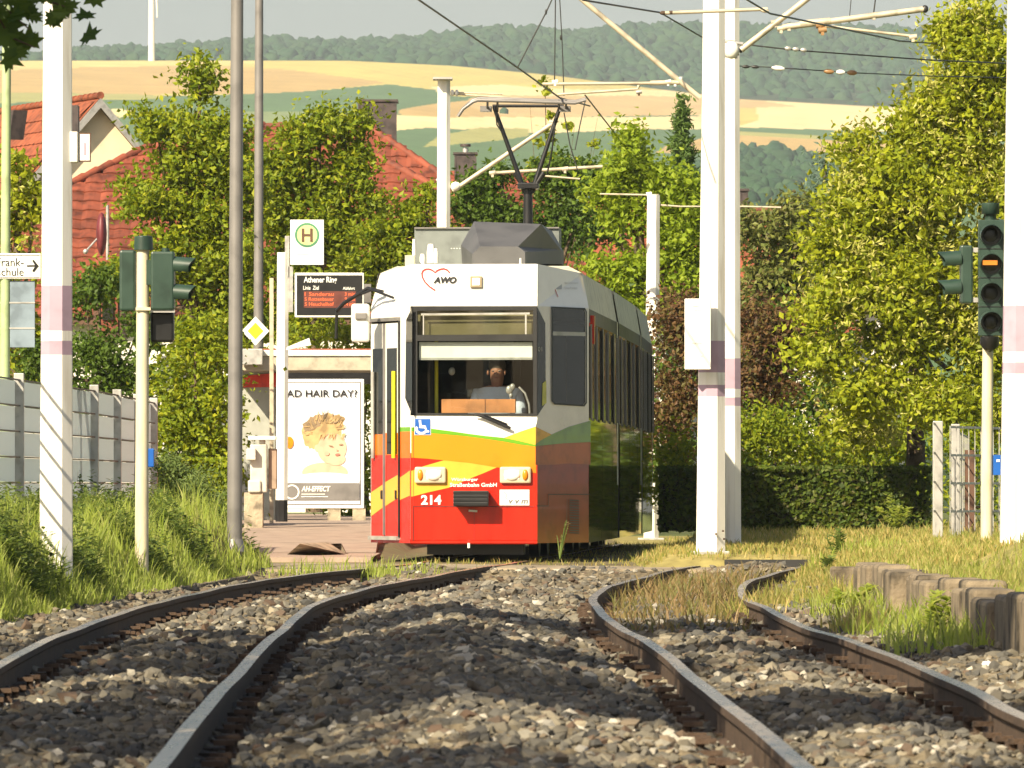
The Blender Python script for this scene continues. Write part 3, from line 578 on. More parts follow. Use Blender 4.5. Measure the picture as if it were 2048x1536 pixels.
tree('bluish fir with drooping twigs left of the big linden', 'conifer', B(124, (1650, 330, 8, 30), (1650, 380, 25, 20), (1640, 420, 45, 30), (1640, 470, 60, 40)), 2600, .12, blueb, P(1645, 1000, 124), 16, name='fir_tree', shell=.2, up=-.4, asp=.25)
big = B(96, (1955, 35, 50, 50), (1950, 120, 75, 70), (1880, 190, 65, 60), (1990, 200, 60, 80), (1840, 270, 70, 60), (1940, 310, 90, 90), (1720, 290, 22, 40), (1690, 300, 10, 50), (1780, 340, 80, 60), (1720, 400, 80, 60), (2010, 380, 60, 90), (1850, 430, 110, 90), (1690, 490, 80, 70), (1770, 540, 110, 90), (1940, 550, 110, 100), (1680, 600, 90, 80), (1820, 660, 120, 90), (1960, 700, 90, 90), (1650, 700, 60, 60), (1740, 780, 90, 70), (1880, 800, 110, 60), (1970, 830, 70, 60), (2060, 560, 60, 130), (1730, 860, 60, 40, 2), (1900, 60, 30, 30))
tree('huge yellow green linden full of pale bracts filling the right side', 'tree', big, 50000, .098, lind, P(1830, 1040, 99), 17, name='linden_tree', trunk_r=.11, shell=.45, extra=(bract, .30, .9))
tree('young dark trunked shrub behind the mesh gate', 'shrub', B(92, (1930, 900, 50, 60), (1960, 960, 40, 60), (1900, 970, 30, 40), (1990, 1000, 30, 50)), 1500, .07, maple, P(1935, 1080, 92), 18, name='shrub', trunk_r=.05, shell=.2, crown='foliage')
tree('dark leafy screen of shrubs behind the reddish bush and the thin rear mast', 'shrub', B(110, (1200, 640, 60, 60), (1240, 760, 60, 90), (1330, 760, 60, 90), (1420, 760, 60, 90), (1500, 780, 60, 90), (1570, 800, 70, 90), (1650, 800, 60, 90), (1340, 900, 60, 90), (1500, 930, 80, 70), (1640, 930, 80, 70), (1560, 660, 60, 80), (1640, 640, 60, 80), (1740, 920, 60, 70), (1820, 900, 60, 90)), 13000, .10, maple2, P(1450, 1040, 110), 20, name='shrub', shell=.2, trunk_r=.05, kids=0, crown='foliage')
for k_, (x_, y_, h_) in enumerate(((9.5, 104, 6.5), (13.5, 112, 8), (18, 106, 6), (-9.5, 96, 6), (-13, 104, 7.5))):
    tree(('bushy tree right of the picture, first past the big linden', 'taller tree right of the picture, second past the big linden', 'low broad tree right of the picture, third past the linden', 'bushy tree left of the picture behind the fence', 'taller tree left of the picture behind the fence')[k_], 'tree', [((x_, y_, h_*.7), (2.0, 2.0, h_*.28)), ((x_-.9, y_, h_*.4), (1.9, 1.9, h_*.25)), ((x_+1, y_, h_*.35), (2, 2, h_*.25))], 4000, .2, maple, (x_, y_, .3), 80+k_, shell=.3, clump=.4)
# clipped hedge
def hedge(label, u0, u1, v0, v1, D, depth, n, m, seed):
    g = np.random.default_rng(seed); a, b = P(u0, v1, D), P(u1, v0, D)
    k = g.random(n); x = a.x+(b.x-a.x)*g.random(n); y = D+depth*g.random(n)*(k > .7); z = a.z+(b.z-a.z)*np.where(k > .7, .97+.06*g.random(n), g.random(n)); y = np.where(k > .7, y, D+.12*g.random(n)+.08*np.sin(x*4))
    p = np.stack([x, y, z], 1); nr = unit(g, n)*.8+np.array([0, -.4, .5]); nr /= np.linalg.norm(nr, axis=1)[:, None]; t = np.cross(nr, unit(g, n)); t /= np.linalg.norm(t, axis=1)[:, None]; bb = np.cross(nr, t); s = .075*(.6+.7*g.random(n))[:, None]
    V = np.stack([p-t*s*.5, p+bb*s*.35, p+t*s*.5, p-bb*s*.35], 1).reshape(-1, 3)
    h = thing('hedge', label, 'hedge', (a.x/2+b.x/2, D, a.z)); mesh_np('foliage', V, np.arange(n*4).reshape(-1, 4), mats=[m], parent=h)
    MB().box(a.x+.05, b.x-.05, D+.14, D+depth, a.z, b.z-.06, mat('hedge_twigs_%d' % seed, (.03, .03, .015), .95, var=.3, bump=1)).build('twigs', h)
hedge('long clipped dark hedge under the big linden', 1318, 1862, 938, 1062, 97, 1.1, 16000, hedgem, 31)
hedge('low hedge behind the left traffic light and lamp posts', 300, 480, 920, 1030, 99, .8, 3500, maple, 32)
# off-frame avenue trees on the left whose shade dapples the ballast; one branch hangs into the picture
near = leafmat('avenue_leaf', [(.04, .085, .012), (.07, .12, .015), (.09, .15, .02)], .35)
def avenue(x, y, h, r, n, seed, label, sz=.2, cl=.42):
    g = np.random.default_rng(seed); bl = []
    for k in range(9):
        a = g.random()*6.28; q = g.random()**.5*r*.7; bl.append(((x+q*math.cos(a), y+q*math.sin(a), h*(.6+.36*g.random())), (r*.36, r*.42, r*.2)))
    return tree(label, 'tree', bl, n, sz, near, (x, y, .2), seed, name='avenue_tree', trunk_r=.16, clump=cl, shell=.1, per=40, kids=0)
avenue(-6.9, 12.5, 10.5, 3.2, 17000, 41, 'avenue tree left of the camera, nearest, shading the foreground ballast')
avenue(-6.9, 20.5, 10.5, 3.3, 18000, 42, 'avenue tree left of the track whose shade falls across the rails')
avenue(-6.9, 29.5, 10.5, 3.1, 16500, 43, 'avenue tree further along the left side, third of the row')
avenue(-6.3, 37.5, 10.5, 2.5, 10000, 45, 'avenue tree furthest along the left side, fourth of the row')
# overhanging maple branch, top left
def maple_leaf(c, s, nr, ang):
    nr = nr.normalized(); t = nr.cross(Vector((0.1, 1, 0.2))).normalized(); b = nr.cross(t)
    pr = [(0, -.5), (.12, -.32), (.42, -.40), (.34, -.18), (.62, .05), (.36, .06), (.34, .26), (.17, .16), (0, .62), (-.17, .16), (-.34, .26), (-.36, .06), (-.62, .05), (-.34, -.18), (-.42, -.40), (-.12, -.32)]
    ca, sa = math.cos(ang), math.sin(ang)
    return [c+(t*(x*ca-y*sa)+b*(x*sa+y*ca))*s-nr*(abs(x)*.25*s) for x, y in pr]
DB = 34
t = thing('avenue_tree', 'maple branch with jagged dark leaves hanging in at the top left corner', 'tree', (-6.2, DB, .3))
tw = MB(); tw.path([(-6.2, DB, .2), (-6.1, DB, 3.0), (-5.8, DB, 6.5)], [.16, .13, .07], bark, 10)
bend = [Vector((-6.1, DB, 3.3)), P(-350, -70, DB), P(-120, -30, DB), P(40, -5, DB)]; tw.path(bend, [.07, .045, .025, .01], bark, 7)
lf = MB(); rr = random.Random(3)
for u0, v0, u1, v1, k in ((-60, -20, 60, 60, 16), (-20, -10, 150, 20, 16), (-40, -10, 35, 105, 14), (60, -30, 190, 8, 10), (-300, -60, -20, -60, 30), (-30, 80, 70, 95, 3)):
    a, b = P(u0, v0, DB), P(u1, v1, DB+.1); tw.path([a, a.lerp(b, .5)+Vector((0, 0, .03)), b], [.008, .005, .003], bark, 5)
    for i in range(k):
        q = a.lerp(b, rr.random())+Vector((rr.gauss(0, .05), rr.gauss(0, .15), rr.gauss(0, .045))); nr = Vector((rr.gauss(0, .5), -1, rr.gauss(.3, .5)))
        lf.poly(maple_leaf(q, rr.uniform(.07, .125), nr, rr.uniform(2.2, 4.0)), near)
g = np.random.default_rng(44)
Vv, Qq = leaves(g, [((-7.2, DB, 6.2), (1.6, 1.6, 1.2)), ((-6.3, DB+.8, 7.2), (1.2, 1.2, 1.0)), ((-6.6, DB-1, 5.2), (1.3, 1.3, .8))], 1800, .16, .35)
mesh_np('crown', Vv, Qq, mats=[near], parent=t)
tw.build('trunk', t); lf.build('leaf_spray', t)

# ------------------------------------------------------------------ grass, weeds
def blades(name, n, sampler, hmin, hmax, wid, m, seed, label, cat, lean=.45, zf=gz):
    g = np.random.default_rng(seed); X, Y, hs = sampler(g, n); k = len(X); Z = zf(X, Y)-.02
    h = (hmin+(hmax-hmin)*g.random(k)**1.6)*hs; a = g.random(k)*6.28; ln = h*lean*(.2+g.random(k)); dx, dy = np.cos(a)*ln, np.sin(a)*ln
    b = g.random(k)*3.14; wx, wy = np.cos(b)*wid*(.5+g.random(k)), np.sin(b)*wid*(.5+g.random(k))*.6
    p = np.stack([X, Y, Z], 1); o = np.zeros(k)
    V = np.stack([p+np.stack([-wx, -wy, o], 1), p+np.stack([wx, wy, o], 1), p+np.stack([dx*.35+wx*.7, dy*.35+wy*.7, h*.6], 1), p+np.stack([dx*.35-wx*.7, dy*.35-wy*.7, h*.6], 1), p+np.stack([dx, dy, h*.96], 1)], 1).reshape(-1, 3)
    i = np.arange(k)*5
    return tag(mesh_np(name, V, np.stack([i, i+1, i+2, i+3], 1), np.stack([i+3, i+2, i+4], 1), mats=[m]), label, cat, kind='stuff')
wg = leafmat('fresh_grass', [(.22, .30, .035), (.30, .38, .055), (.36, .42, .08), (.25, .34, .05), (.42, .44, .14), (.14, .22, .03)], .5)
wd = leafmat('dark_weed', [(.08, .13, .025), (.12, .18, .035), (.15, .21, .05), (.20, .26, .06)], .4)
dg = leafmat('dry_grass', [(.40, .31, .10), (.30, .27, .07), (.18, .23, .04), (.50, .39, .15), (.14, .19, .03)], .4)
dw = leafmat('dry_weed', [(.22, .14, .06), (.15, .14, .04), (.33, .23, .11), (.12, .10, .03), (.17, .18, .05), (.28, .17, .08)], .35)
def inv(g, n, a, b): return 1/(1/a+(1/b-1/a)*g.random(n))
def s_left(g, n):
    Y = inv(g, n, 38, 78); X = XL(Y)+.04-3.0*g.random(n)**1.3*np.clip(Y/60, .7, 1.2); return X, Y, np.clip(.25+1.4*fnoise(X, Y, 51, 1.3), .35, 1.6)*(1+.5*smooth((XL(Y)-.15-X)/.3)*(1-smooth((XL(Y)-.9-X)/.5)))
blades('tall_grass', 70000, s_left, .07, .27, .006, wg, 61, 'thick fresh green grass on the bank left of the rails', 'grass')
def s_weed(g, n):
    Y = inv(g, n, 40, 74); X = XL(Y)-.15-2.6*g.random(n); k = fnoise(X, Y, 55, .8)
    q = k > .47; X, Y = X[q], Y[q]; return X, Y, np.ones(len(X))
# broad-leaved weeds
def weeds(name, n, sampler, hmin, hmax, sz, m, seed, label, cat):
    g = np.random.default_rng(seed); X, Y, hs = sampler(g, n); k = len(X); h = (hmin+(hmax-hmin)*g.random(k))*hs; nl = 14
    px = np.repeat(X, nl); py = np.repeat(Y, nl); hh = np.repeat(h, nl); t_ = g.random(k*nl); pz = gz(px, py)+hh*t_; r = sz*1.3*(1.2-t_)
    a = g.random(k*nl)*6.28; p = np.stack([px+np.cos(a)*r, py+np.sin(a)*r, pz], 1); out = np.stack([np.cos(a), np.sin(a), .5*np.ones(k*nl)], 1); out /= np.linalg.norm(out, axis=1)[:, None]
    sd_ = np.stack([-np.sin(a), np.cos(a), 0*a], 1); s = (sz*(.5+g.random(k*nl))*(1.2-t_*.6))[:, None]
    V = np.stack([p-out*s, p+sd_*s*.4, p+out*s-np.array([0, 0, .3])*s, p-sd_*s*.4], 1).reshape(-1, 3)
    return tag(mesh_np(name, V, np.arange(k*nl*4).reshape(-1, 4), mats=[m]), label, cat, kind='stuff')
weeds('weeds', 9500, s_weed, .08, .42, .05, wd, 62, 'broad leaved dark weeds among the grass left of the rails', 'weeds')
def s_right(g, n):
    Y = inv(g, n, 58, 112); X = 1.25+(Y*1200/F-.8)*g.random(n)*1.1; X = np.where(Y < 71.5, np.maximum(X, 2.25+.3*g.random(n)), X); q = ~((Y < 74.2) & (Y > 71) & (X < 3.6)) & ~((Y > 84) & (X < 2.2)); return X[q], Y[q], (.5+.9*fnoise(X, Y, 71, 1.5))[q]
blades('dry_grass', 70000, s_right, .04, .12, .008, dg, 63, 'short sun dried grass between the masts, the gate and the hedge', 'grass')
def s_far(g, n):
    Y = inv(g, n, 34, 100); X = 4.6+9*g.random(n)**1.3; return X, Y, .6+.8*fnoise(X, Y, 73, 1.0)
blades('meadow_grass', 26000, s_far, .06, .22, .012, dg, 163, 'rough meadow grass beyond the right mast and platform', 'grass')
def s_mid(g, n):
    Y = inv(g, n, 75.6, 104); X = -1.3+g.random(n)*4.3; q = (fnoise(X, Y, 99, 1.2) > .4) & ((X > .2) | (Y < 81)); return X[q], Y[q], (.5+.5*g.random(n))[q]
blades('track_grass', 17000, s_mid, .03, .11, .006, dg, 64, 'yellow grass growing over the track right of the tram', 'grass')
def s_plat(g, n):
    Y = inv(g, n, 38, 72); X = 2.72+2.2*g.random(n); q = fnoise(X, Y, 81, 1.4) > .38; return X[q], Y[q], np.ones(q.sum())
blades('platform_grass', 26000, s_plat, .03, .15, .006, leafmat('mixed_grass', [(.20, .26, .04), (.30, .32, .07), (.38, .33, .12), (.16, .22, .03)], .4), 65, 'patchy green grass on top of the block wall platform', 'grass')
def s_foot(g, n):
    Y = inv(g, n, 38, 60); X = 2.56-.55*g.random(n)**1.8; q = fnoise(X, Y, 85, .9) > .45; return X[q], Y[q], np.ones(q.sum())
blades('wall_foot_grass', 5200, s_foot, .05, .26, .006, wg, 66, 'green tufts growing at the foot of the block wall', 'grass', zf=bz)
def s_dry(g, n):
    Y = inv(g, n, 46, 71); c = (np.interp(Y, *RR1[::-1])+np.interp(Y, *RR2[::-1]))/2; X = c+.44*(g.random(n)*2-1); q = fnoise(X, Y, 91, 1.1) > .42-.15*(Y > 55); return X[q], Y[q], np.ones(q.sum())*(.5+.5*np.clip((Y[q]-44)/12, 0, 1))
blades('dry_weeds', 5200, s_dry, .05, .24, .007, dw, 67, 'brown withered weeds standing between the rails of the right track', 'weeds', zf=bz, lean=.7)
def s_tuft(g, n):
    c = [GP(1500, 1240, .0), GP(1720, 1270, 0), GP(1560, 1215, 0), GP(1660, 1215, 0)]; i = g.integers(0, len(c), n); X = np.array([q.x for q in c])[i]+g.normal(size=n)*.09; Y = np.array([q.y for q in c])[i]+g.normal(size=n)*.5; return X, Y, np.ones(n)
blades('grass_tufts', 1800, s_tuft, .08, .26, .006, dg, 68, 'straw coloured grass tufts beside the rightmost rail', 'grass', zf=bz)
def s_ctuft(g, n):
    c = [(GP(830, 1145, .05), .25), (GP(760, 1140, .1), .15), (GP(640, 1135, .1), .2), (GP(1690, 1150, .1), .2), (GP(1680, 1110, .2), .15)]; i = g.integers(0, len(c), n); X = np.array([q[0].x for q in c])[i]+g.normal(size=n)*np.array([q[1] for q in c])[i]; Y = np.array([min(q[0].y, 71.3) for q in c])[i]+g.normal(size=n)*.4; return X, Y, np.ones(n)
blades('track_tufts', 900, s_ctuft, .05, .2, .006, wg, 69, 'fresh green tufts just in front of the crossing', 'grass')
# single plants at the wall end and before the hedge
def plant(label, base, h, n, sz, m, seed, spread=.12):
    g = np.random.default_rng(seed); b = Vector(base); t = thing('weed_plant', label, 'plant', b); mb = MB(); Vs = []
    for k in range(5):
        a = g.random()*6.28; e = b+Vector((math.cos(a)*spread*g.random(), math.sin(a)*spread*g.random(), h*(.6+.4*g.random()))); mb.path([b, b.lerp(e, .5)+Vector((0, 0, .02)), e], [.008, .006, .002], wd, 5)
        Vs.append((b, e))
    i = g.integers(0, 5, n); t_ = .15+.85*g.random(n); A = np.array([v[0] for v in Vs])[i]; E = np.array([v[1] for v in Vs])[i]; p = A+(E-A)*t_[:, None]
    a = g.random(n)*6.28; o = np.stack([np.cos(a), np.sin(a), .4+0*a], 1); s_ = np.stack([-np.sin(a), np.cos(a), 0*a], 1); s = sz*(.5+g.random(n))[:, None]
    V = np.stack([p, p+o*s*.5+s_*s*.3, p+o*s, p+o*s*.5-s_*s*.3], 1).reshape(-1, 3)
    mb.build('stem', t); mesh_np('foliage', V, np.arange(n*4).reshape(-1, 4), mats=[m], parent=t)
plant('tall spindly weed at the far end of the block wall', GP(1680, 1150, .1), .55, 260, .06, wd, 71, .14)
plant('bushy dark weed leaning over the end of the wall', GP(1668, 1172, .03), .3, 420, .07, wd, 72, .25)
plant('bright feathery weed in front of the dark hedge', P(1795, 1062, 90), .42, 520, .06, wg, 73, .35)
plant('leafy weed at the foot of the block wall', GP(1700, 1235, .0), .22, 300, .07, wg, 74, .2)
plant('thistle like weed growing by the middle of the wall', GP(1860, 1290, .0), .3, 300, .06, wg, 75, .25)
plant('bare dry stalks in the grass at the tram\'s right corner', P(1120, 1118, 78), .4, 60, .03, dw, 76, .25)
# white litter
m = MB(); c = GP(430, 1158, .08); m.ell(c, (.05, .03, .03), signw, 8, 5, .5); m.build('litter', loc=c, label='small white scrap of litter by the left kerb', cat='litter')
m = MB(); c = GP(1975, 1330, .06); m.ell(c, (.03, .03, .02), signw, 8, 5, .5); m.build('litter', loc=c, label='small white scrap of litter by the right wall', cat='litter')
# ================================================================== houses
def tiles(mb, o, eu, ev, nrm, poly, m, tw=.30, cs=.36):
    """pantiles on the roof plane o + eu*u + ev*v inside polygon (u,v)"""
    pu = [p[0] for p in poly]; pv = [p[1] for p in poly]; r = random.Random(5)
    v = min(pv)
    while v < max(pv):
        u = min(pu)
        while u < max(pu):
            if inpoly(np.array([u+tw/2]), np.array([v+cs/2]), poly)[0]:
                vs = []; j = r.uniform(-.004, .004)-.02
                for (dv, up) in ((-.06, .075+j), (cs, .02)):
                    for (du, h) in ((0, .0), (.3, .022), (.6, .022), (1.0, .0)): vs.append(o+eu*(u+du*tw)+ev*(v+dv)+nrm*(up+h))
                for (du, h) in ((0, .0), (.3, .022), (.6, .022), (1.0, .0)): vs.append(o+eu*(u+du*tw)+ev*(v-.06)+nrm*(h+.0))
                mb.add(vs, [(0, 1, 5, 4), (1, 2, 6, 5), (2, 3, 7, 6), (8, 9, 1, 0), (9, 10, 2, 1), (10, 11, 3, 2)], m)
            u += tw
        v += cs
def house(label, cx, cy, yaw, L, w_, zr, pitch, wm, tm, hip=False, z0=.2, chim=None, wins=(), under=woodd, detail=True, tw=.3, cs=.36, name='house'):
    """ridge along local x, length L, half width w_, ridge height zr"""
    t = thing(name, label, 'house', (cx, cy, z0)); M = Matrix.Translation((cx, cy, 0))@Matrix.Rotation(yaw, 4, 'Z'); T = lambda x, y, z: M@Vector((x, y, z))
    d = w_*math.tan(pitch); ze = zr-d; hx = w_ if hip else 0; a = L/2
    mb = MB(); ww = w_-.35; ax = a+hx-(.35 if hip else .25)
    mb.v = []; 
    for z in (z0, ze+.1): pass
    c = [T(-ax, -ww, z0), T(ax, -ww, z0), T(ax, ww, z0), T(-ax, ww, z0)]; h = Vector((0, 0, ze+.18-z0)); mb.add(c+[p+h for p in c], [(0, 1, 5, 4), (1, 2, 6, 5), (2, 3, 7, 6), (3, 0, 4, 7)], wm)
    if not hip:
        for s in (-1, 1): mb.poly([T(s*ax, -ww, ze+.18), T(s*ax, ww, ze+.18), T(s*ax, 0, zr-.12)], wm)
    mb.build('wall', t)
    rf = MB(); th = Vector((0, 0, -.16)); slope = math.hypot(w_, d)
    E = lambda s, e: T(s*(a+hx), e*w_, ze); Rg = lambda s: T(s*a, 0, zr)
    faces = [([E(-1, -1), E(1, -1), Rg(1), Rg(-1)]), ([E(1, 1), E(-1, 1), Rg(-1), Rg(1)])]
    if hip: faces += [[E(1, -1), E(1, 1), Rg(1)], [E(-1, 1), E(-1, -1), Rg(-1)]]
    for fc in faces:
        rf.prism(fc, th, tm, under)
        if detail:
            o = fc[0]; eu = (fc[1]-fc[0]).normalized(); n_ = eu.cross((fc[-1]-fc[0])).normalized()
            if n_.z < 0: n_ = -n_
            ev = n_.cross(eu); uv = [((p-o).dot(eu), (p-o).dot(ev)) for p in fc]
            if n_.dot((Vector((0, 0, 3))-o)) > 0: tiles(rf, o, eu, ev, n_, uv, tm, tw, cs)
    def rcap(p, q):
        k = max(2, int((q-p).length/.38))
        for i in range(k): rf.path([p.lerp(q, i/k)+Vector((0, 0, .03)), p.lerp(q, (i+1.15)/k)+Vector((0, 0, .05))], [.075, .092], tm, 8)
    rcap(Rg(-1), Rg(1))
    if hip:
        for s in (-1, 1):
            for e in (-1, 1): rcap(E(s, e), Rg(s))
    ro = rf.build('roof', t)
    if not hip:
        for s in (-1, 1):
            for e in (-1, 1):
                vb = MB()
                p, q = T(s*(a+.02), e*w_, ze-.02), T(s*(a+.02), 0, zr-.02); vb.prism([p, q, q+Vector((0, 0, -.22)), p+Vector((0, 0, -.22))], (M.to_3x3()@Vector((s*.05, 0, 0))), steel)
                vb.build('verge_board', ro)
    if chim:
        x0, x1, y0, y1, zt, zb, cm, cowl = chim
        k = MB(); k.box(x0, x1, y0, y1, zb, zt, cm); k.box(x0-.04, x1+.04, y0-.04, y1+.04, zt, zt+.05, slate)
        k.box(x0-.012, x0+.03, y0-.015, y0+.02, zb, zt, slate); k.box(x1-.03, x1+.012, y0-.015, y0+.02, zb, zt, slate)
        ch = k.build('chimney', ro)
        if cowl: xm = (x0+x1)/2; MB().tube((xm, y0/2+y1/2, zt), (xm, y0/2+y1/2, zt+.18), .07, steel, 10).tube((xm, y0/2+y1/2, zt+.2), (xm, y0/2+y1/2, zt+.26), .13, slate, 10).build('cowl', ro)
    for (lx, ly, nx, ny, z, wd_, ht) in wins:
        n_ = M.to_3x3()@Vector((nx, ny, 0)); e = Vector((-n_.y, n_.x, 0)); c = T(lx, ly, z); fr = MB()
        for s in (-1, 1): fr.obox(c+e*(s*wd_/2), e*.05, n_*.05, (0, 0, ht/2+.05), signw); fr.obox(c+Vector((0, 0, s*ht/2)), e*wd_/2, n_*.05, (0, 0, .05), signw)
        wo = fr.build('window', t); MB().obox(c, e*wd_/2, n_*.01, (0, 0, ht/2), glassd).build('pane', wo)
    return t, T
# A: cream gable at the far left
DA = 182; ap = P(200, 195, DA); yaw = math.atan2(-.937, .35)  # gable normal (+.6,-.8)
La = 9.0; cxa, cya = ap.x-.35*La/2, ap.y+.937*La/2
hA, TA = house('house with a cream gable wall and orange tiled roof at the far left', cxa, cya, yaw, La, 4.3, ap.z, R(48), cream, tileo, z0=.3,
    wins=[(La/2-.25, -1.2, 1, 0, 3.4, 1.0, 1.1), (La/2-.25, 1.2, 1, 0, 3.4, 1.0, 1.1)], tw=.34, cs=.42)
# roof window and dark chimney on it
MB().box(X_(145, 180), X_(158, 180), 179.6, 180.2, Z_(300, 180), Z_(212, 180), slate).build('chimney', hA)
cd = P(33, 250, 178.5); MB().obox(cd, (.16, .1, 0), (-.05, .06, 0), (.05, .0, .34), slate).build('roof_window', hA)
# B: red hip roof behind the left traffic light
D = 150; b0 = P(300, 296, D)
hB, TB = house('house with a low red hip roof and a satellite dish, behind the left traffic light', b0.x+2.0, D+0.0, 0, 4.0, 6.3, b0.z, R(28.5), wallw, tilem, hip=True, z0=.3, tw=.32, cs=.40)
dish = MB(); c = P(203, 468, 141.5)
for i in range(1): dish.ell(c, (.10, .20, .40), mat('maroon_dish', (.13, .02, .025), .5), 16, 8)
dish.tube(c, c+Vector((-.28, -.25, -.33)), .02, steel, 6); dish.ell(c+Vector((-.28, -.25, -.33)), (.05, .05, .05), steel, 8, 5)
dish.tube(P(215, 410, 142), P(215, 520, 142), .03, steel, 8)
dish.build('satellite_dish', hB)
dm = MB(); p = P(192, 555, 140.6); q = P(238, 640, 140.6); fx = .08
dm.box(p.x-.05, q.x+.05, 140.6, 142.5, q.z-.4, p.z, woodd); dm.box(p.x+.05, q.x-.02, 140.55, 140.6, q.z-.2, p.z-.12, tilem); dd = dm.build('dormer', hB)
MB().box(p.x+.12, q.x-.1, 140.5, 140.56, q.z, p.z-.2, glassd).build('pane', dd)
# C: big tiled hip roof in the centre
D = 170; r0, r1 = P(525, 256, D), P(735, 256, D)
ch = (X_(718, 171), X_(793, 171), 170.4, 171.3, Z_(206, 171), Z_(300, 171), slate, False)
hC, TC = house('house with a steep red tiled hip roof and a big dark slate clad chimney', (r0.x+r1.x)/2, D, 0, r1.x-r0.x, 5.3, r0.z, R(35), wallw, tilem, hip=True, z0=.4, chim=ch, tw=.34, cs=.44)
MB().box(X_(730, 170.2), X_(733, 170.2), 170.38, 170.41, Z_(285, 171), Z_(208, 171), black).build('chimney_seam', hC)
# D: red roof and white gable behind the tram, right
D = 165; ap = P(1095, 436, D); yaw = math.atan2(-.62, -.78); Ld = 9
def gable_house(label, ap, nrm, L, w_, pitch, wm, tm, **k):
    n = Vector((nrm[0], nrm[1], 0)).normalized(); yaw = math.atan2(n.y, n.x); c = ap-n*L/2
    return house(label, c.x, c.y, yaw, L, w_, ap.z, pitch, wm, tm, **k)
gable_house('white gabled house with red roof right behind the grey roof box', P(1095, 432, 165), (-.55, -.83), 8, 3.4, R(40), wallw, tileo, tw=.34, cs=.42, wins=[(3.75, 0, 1, 0, 2.8, 1.0, 1.0)])
house('house behind the bright maple, its orange red roof showing through the leaves', X_(1290, 158), 159, 0, 2.4, 3.2, Z_(412, 158), R(40), wallw, tileo, hip=True, tw=.34, cs=.42)
kk = X_(931, 188); chE = (X_(910, 188), X_(952, 188), 187.6, 188.2, Z_(310, 188), Z_(372, 188), slate, True)
house('far house with a small capped chimney right of the single white mast', X_(960, 190), 190, 0, 2.2, 3.6, Z_(352, 190), R(36), wallw, tilem, hip=True, chim=chE, tw=.34, cs=.42)
chF = (X_(1480, 160), X_(1495, 160), 160.0, 160.3, Z_(382, 160), Z_(440, 160), slate, False)
house('low house with a red roof edge just right of the twin white masts', X_(1535, 160), 161, 0, 1.6, 2.6, Z_(421, 160), R(36), wallw, tilem, hip=True, chim=chF, tw=.34, cs=.42)

# ================================================================== masts
def octo(mb, p, q, r0, r1, mats_z):
    """octagonal tapered shaft from p up to q with coloured bands: list (z, material from z up)"""
    zs = sorted({p.z, q.z} | {z for z, m in mats_z if p.z < z < q.z}); n = 8
    def ring(z):
        k = (z-p.z)/(q.z-p.z); r = r0+(r1-r0)*k; c = p.lerp(q, k); return [c+Vector((math.cos(math.pi/4*(i+.5)), math.sin(math.pi/4*(i+.5)), 0))*r*1.08 for i in range(n)]
    for a, b in zip(zs[:-1], zs[1:]):
        m = [mm for z, mm in mats_z if z <= a+1e-6][-1]; v = ring(a)+ring(b); mb.add(v, [(i, (i+1) % n, n+(i+1) % n, n+i) for i in range(n)], m)
    mb.add(ring(q.z), [tuple(range(n))], mats_z[-1][1])
def mast(label, uc, D, wpx0, wpx1, vtop, bands, group=None, zb=None, cap=False, vbase=None, name='catenary_mast'):
    """uc centre column, wpx widths in photo pixels at base/top, bands as rows"""
    zb = zb if zb is not None else float(gz(X_(uc[0], D), D))
    p = Vector((X_(uc[0], D), D, zb-.1)); q = P(uc[1], vtop, D); t = thing(name, label, 'mast', (p.x, p.y, zb), group=group)
    mz = [(-9, white)]
    for a, b in bands: mz += [(Z_(b, D), lilac), (Z_(a, D), white)]
    mb = MB(); octo(mb, p, q, wpx0/2*D/F, wpx1/2*D/F, sorted(mz, key=lambda x: x[0])); mb.build('shaft', t)
    if D > 55: MB().box(p.x-.19, p.x+.19, D-.19, D+.19, zb-.15, zb+.03, steel).build('foot', t, bevel=.01)
    return t
G = 'white overhead line masts with lilac bands'
m1 = mast('thick white mast with lilac bands left, in front of the grey fence', (112, 116), 54, 66, 54, -160, [(572, 662), (682, 710)], G)
m3 = mast('tall white mast with a blank notice box, nearest of the pair right of the tram', (1421, 1429), 75, 58, 42, -120, [(682, 745), (770, 793)], G)
m5 = mast('slimmer white mast standing just behind the one with the notice box', (1460, 1463), 86, 44, 30, -140, [(717, 778), (795, 812)], G)
m4 = mast('white mast cut by the right picture edge, beside the right traffic light', (2042, 2050), 60, 84, 64, -160, [(612, 704), (725, 748)], G)
m6 = mast('short topped white mast standing behind the tram roof', (885, 888), 110, 30, 25, 158, [], G)
m7 = mast('thin white mast at the rear end of the tram', (1302, 1307), 112, 30, 25, 390, [(785, 835), (850, 868)], G)
# straps and box on m1
D = 54; mb = MB()
for v in (214, 275, 315): 
    p = P(115, v, D); mb.path([p-Vector((0, 0, .006)), p+Vector((0, 0, .006))], [.105, .105], steel, 8)
mb.build('strap', m1); MB().box(X_(141, D), X_(156, D), D-.06, D+.1, Z_(325, D), Z_(264, D), white).build('bracket_box', m1, bevel=.005)
fr = MB(); x0, x1, z0, z1 = X_(158, D), X_(182, D), Z_(324, D), Z_(266, D); fr.box(x0, x1, D-.03, D+.0, z0, z1, woodd); fr.box(x0+.008, x1-.008, D-.034, D-.03, z0+.01, z1-.01, signw); fr.box(x0+.035, x1-.035, D-.038, D-.034, z0+.05, z1-.07, lilac); fr.build('notice_plate', m1)
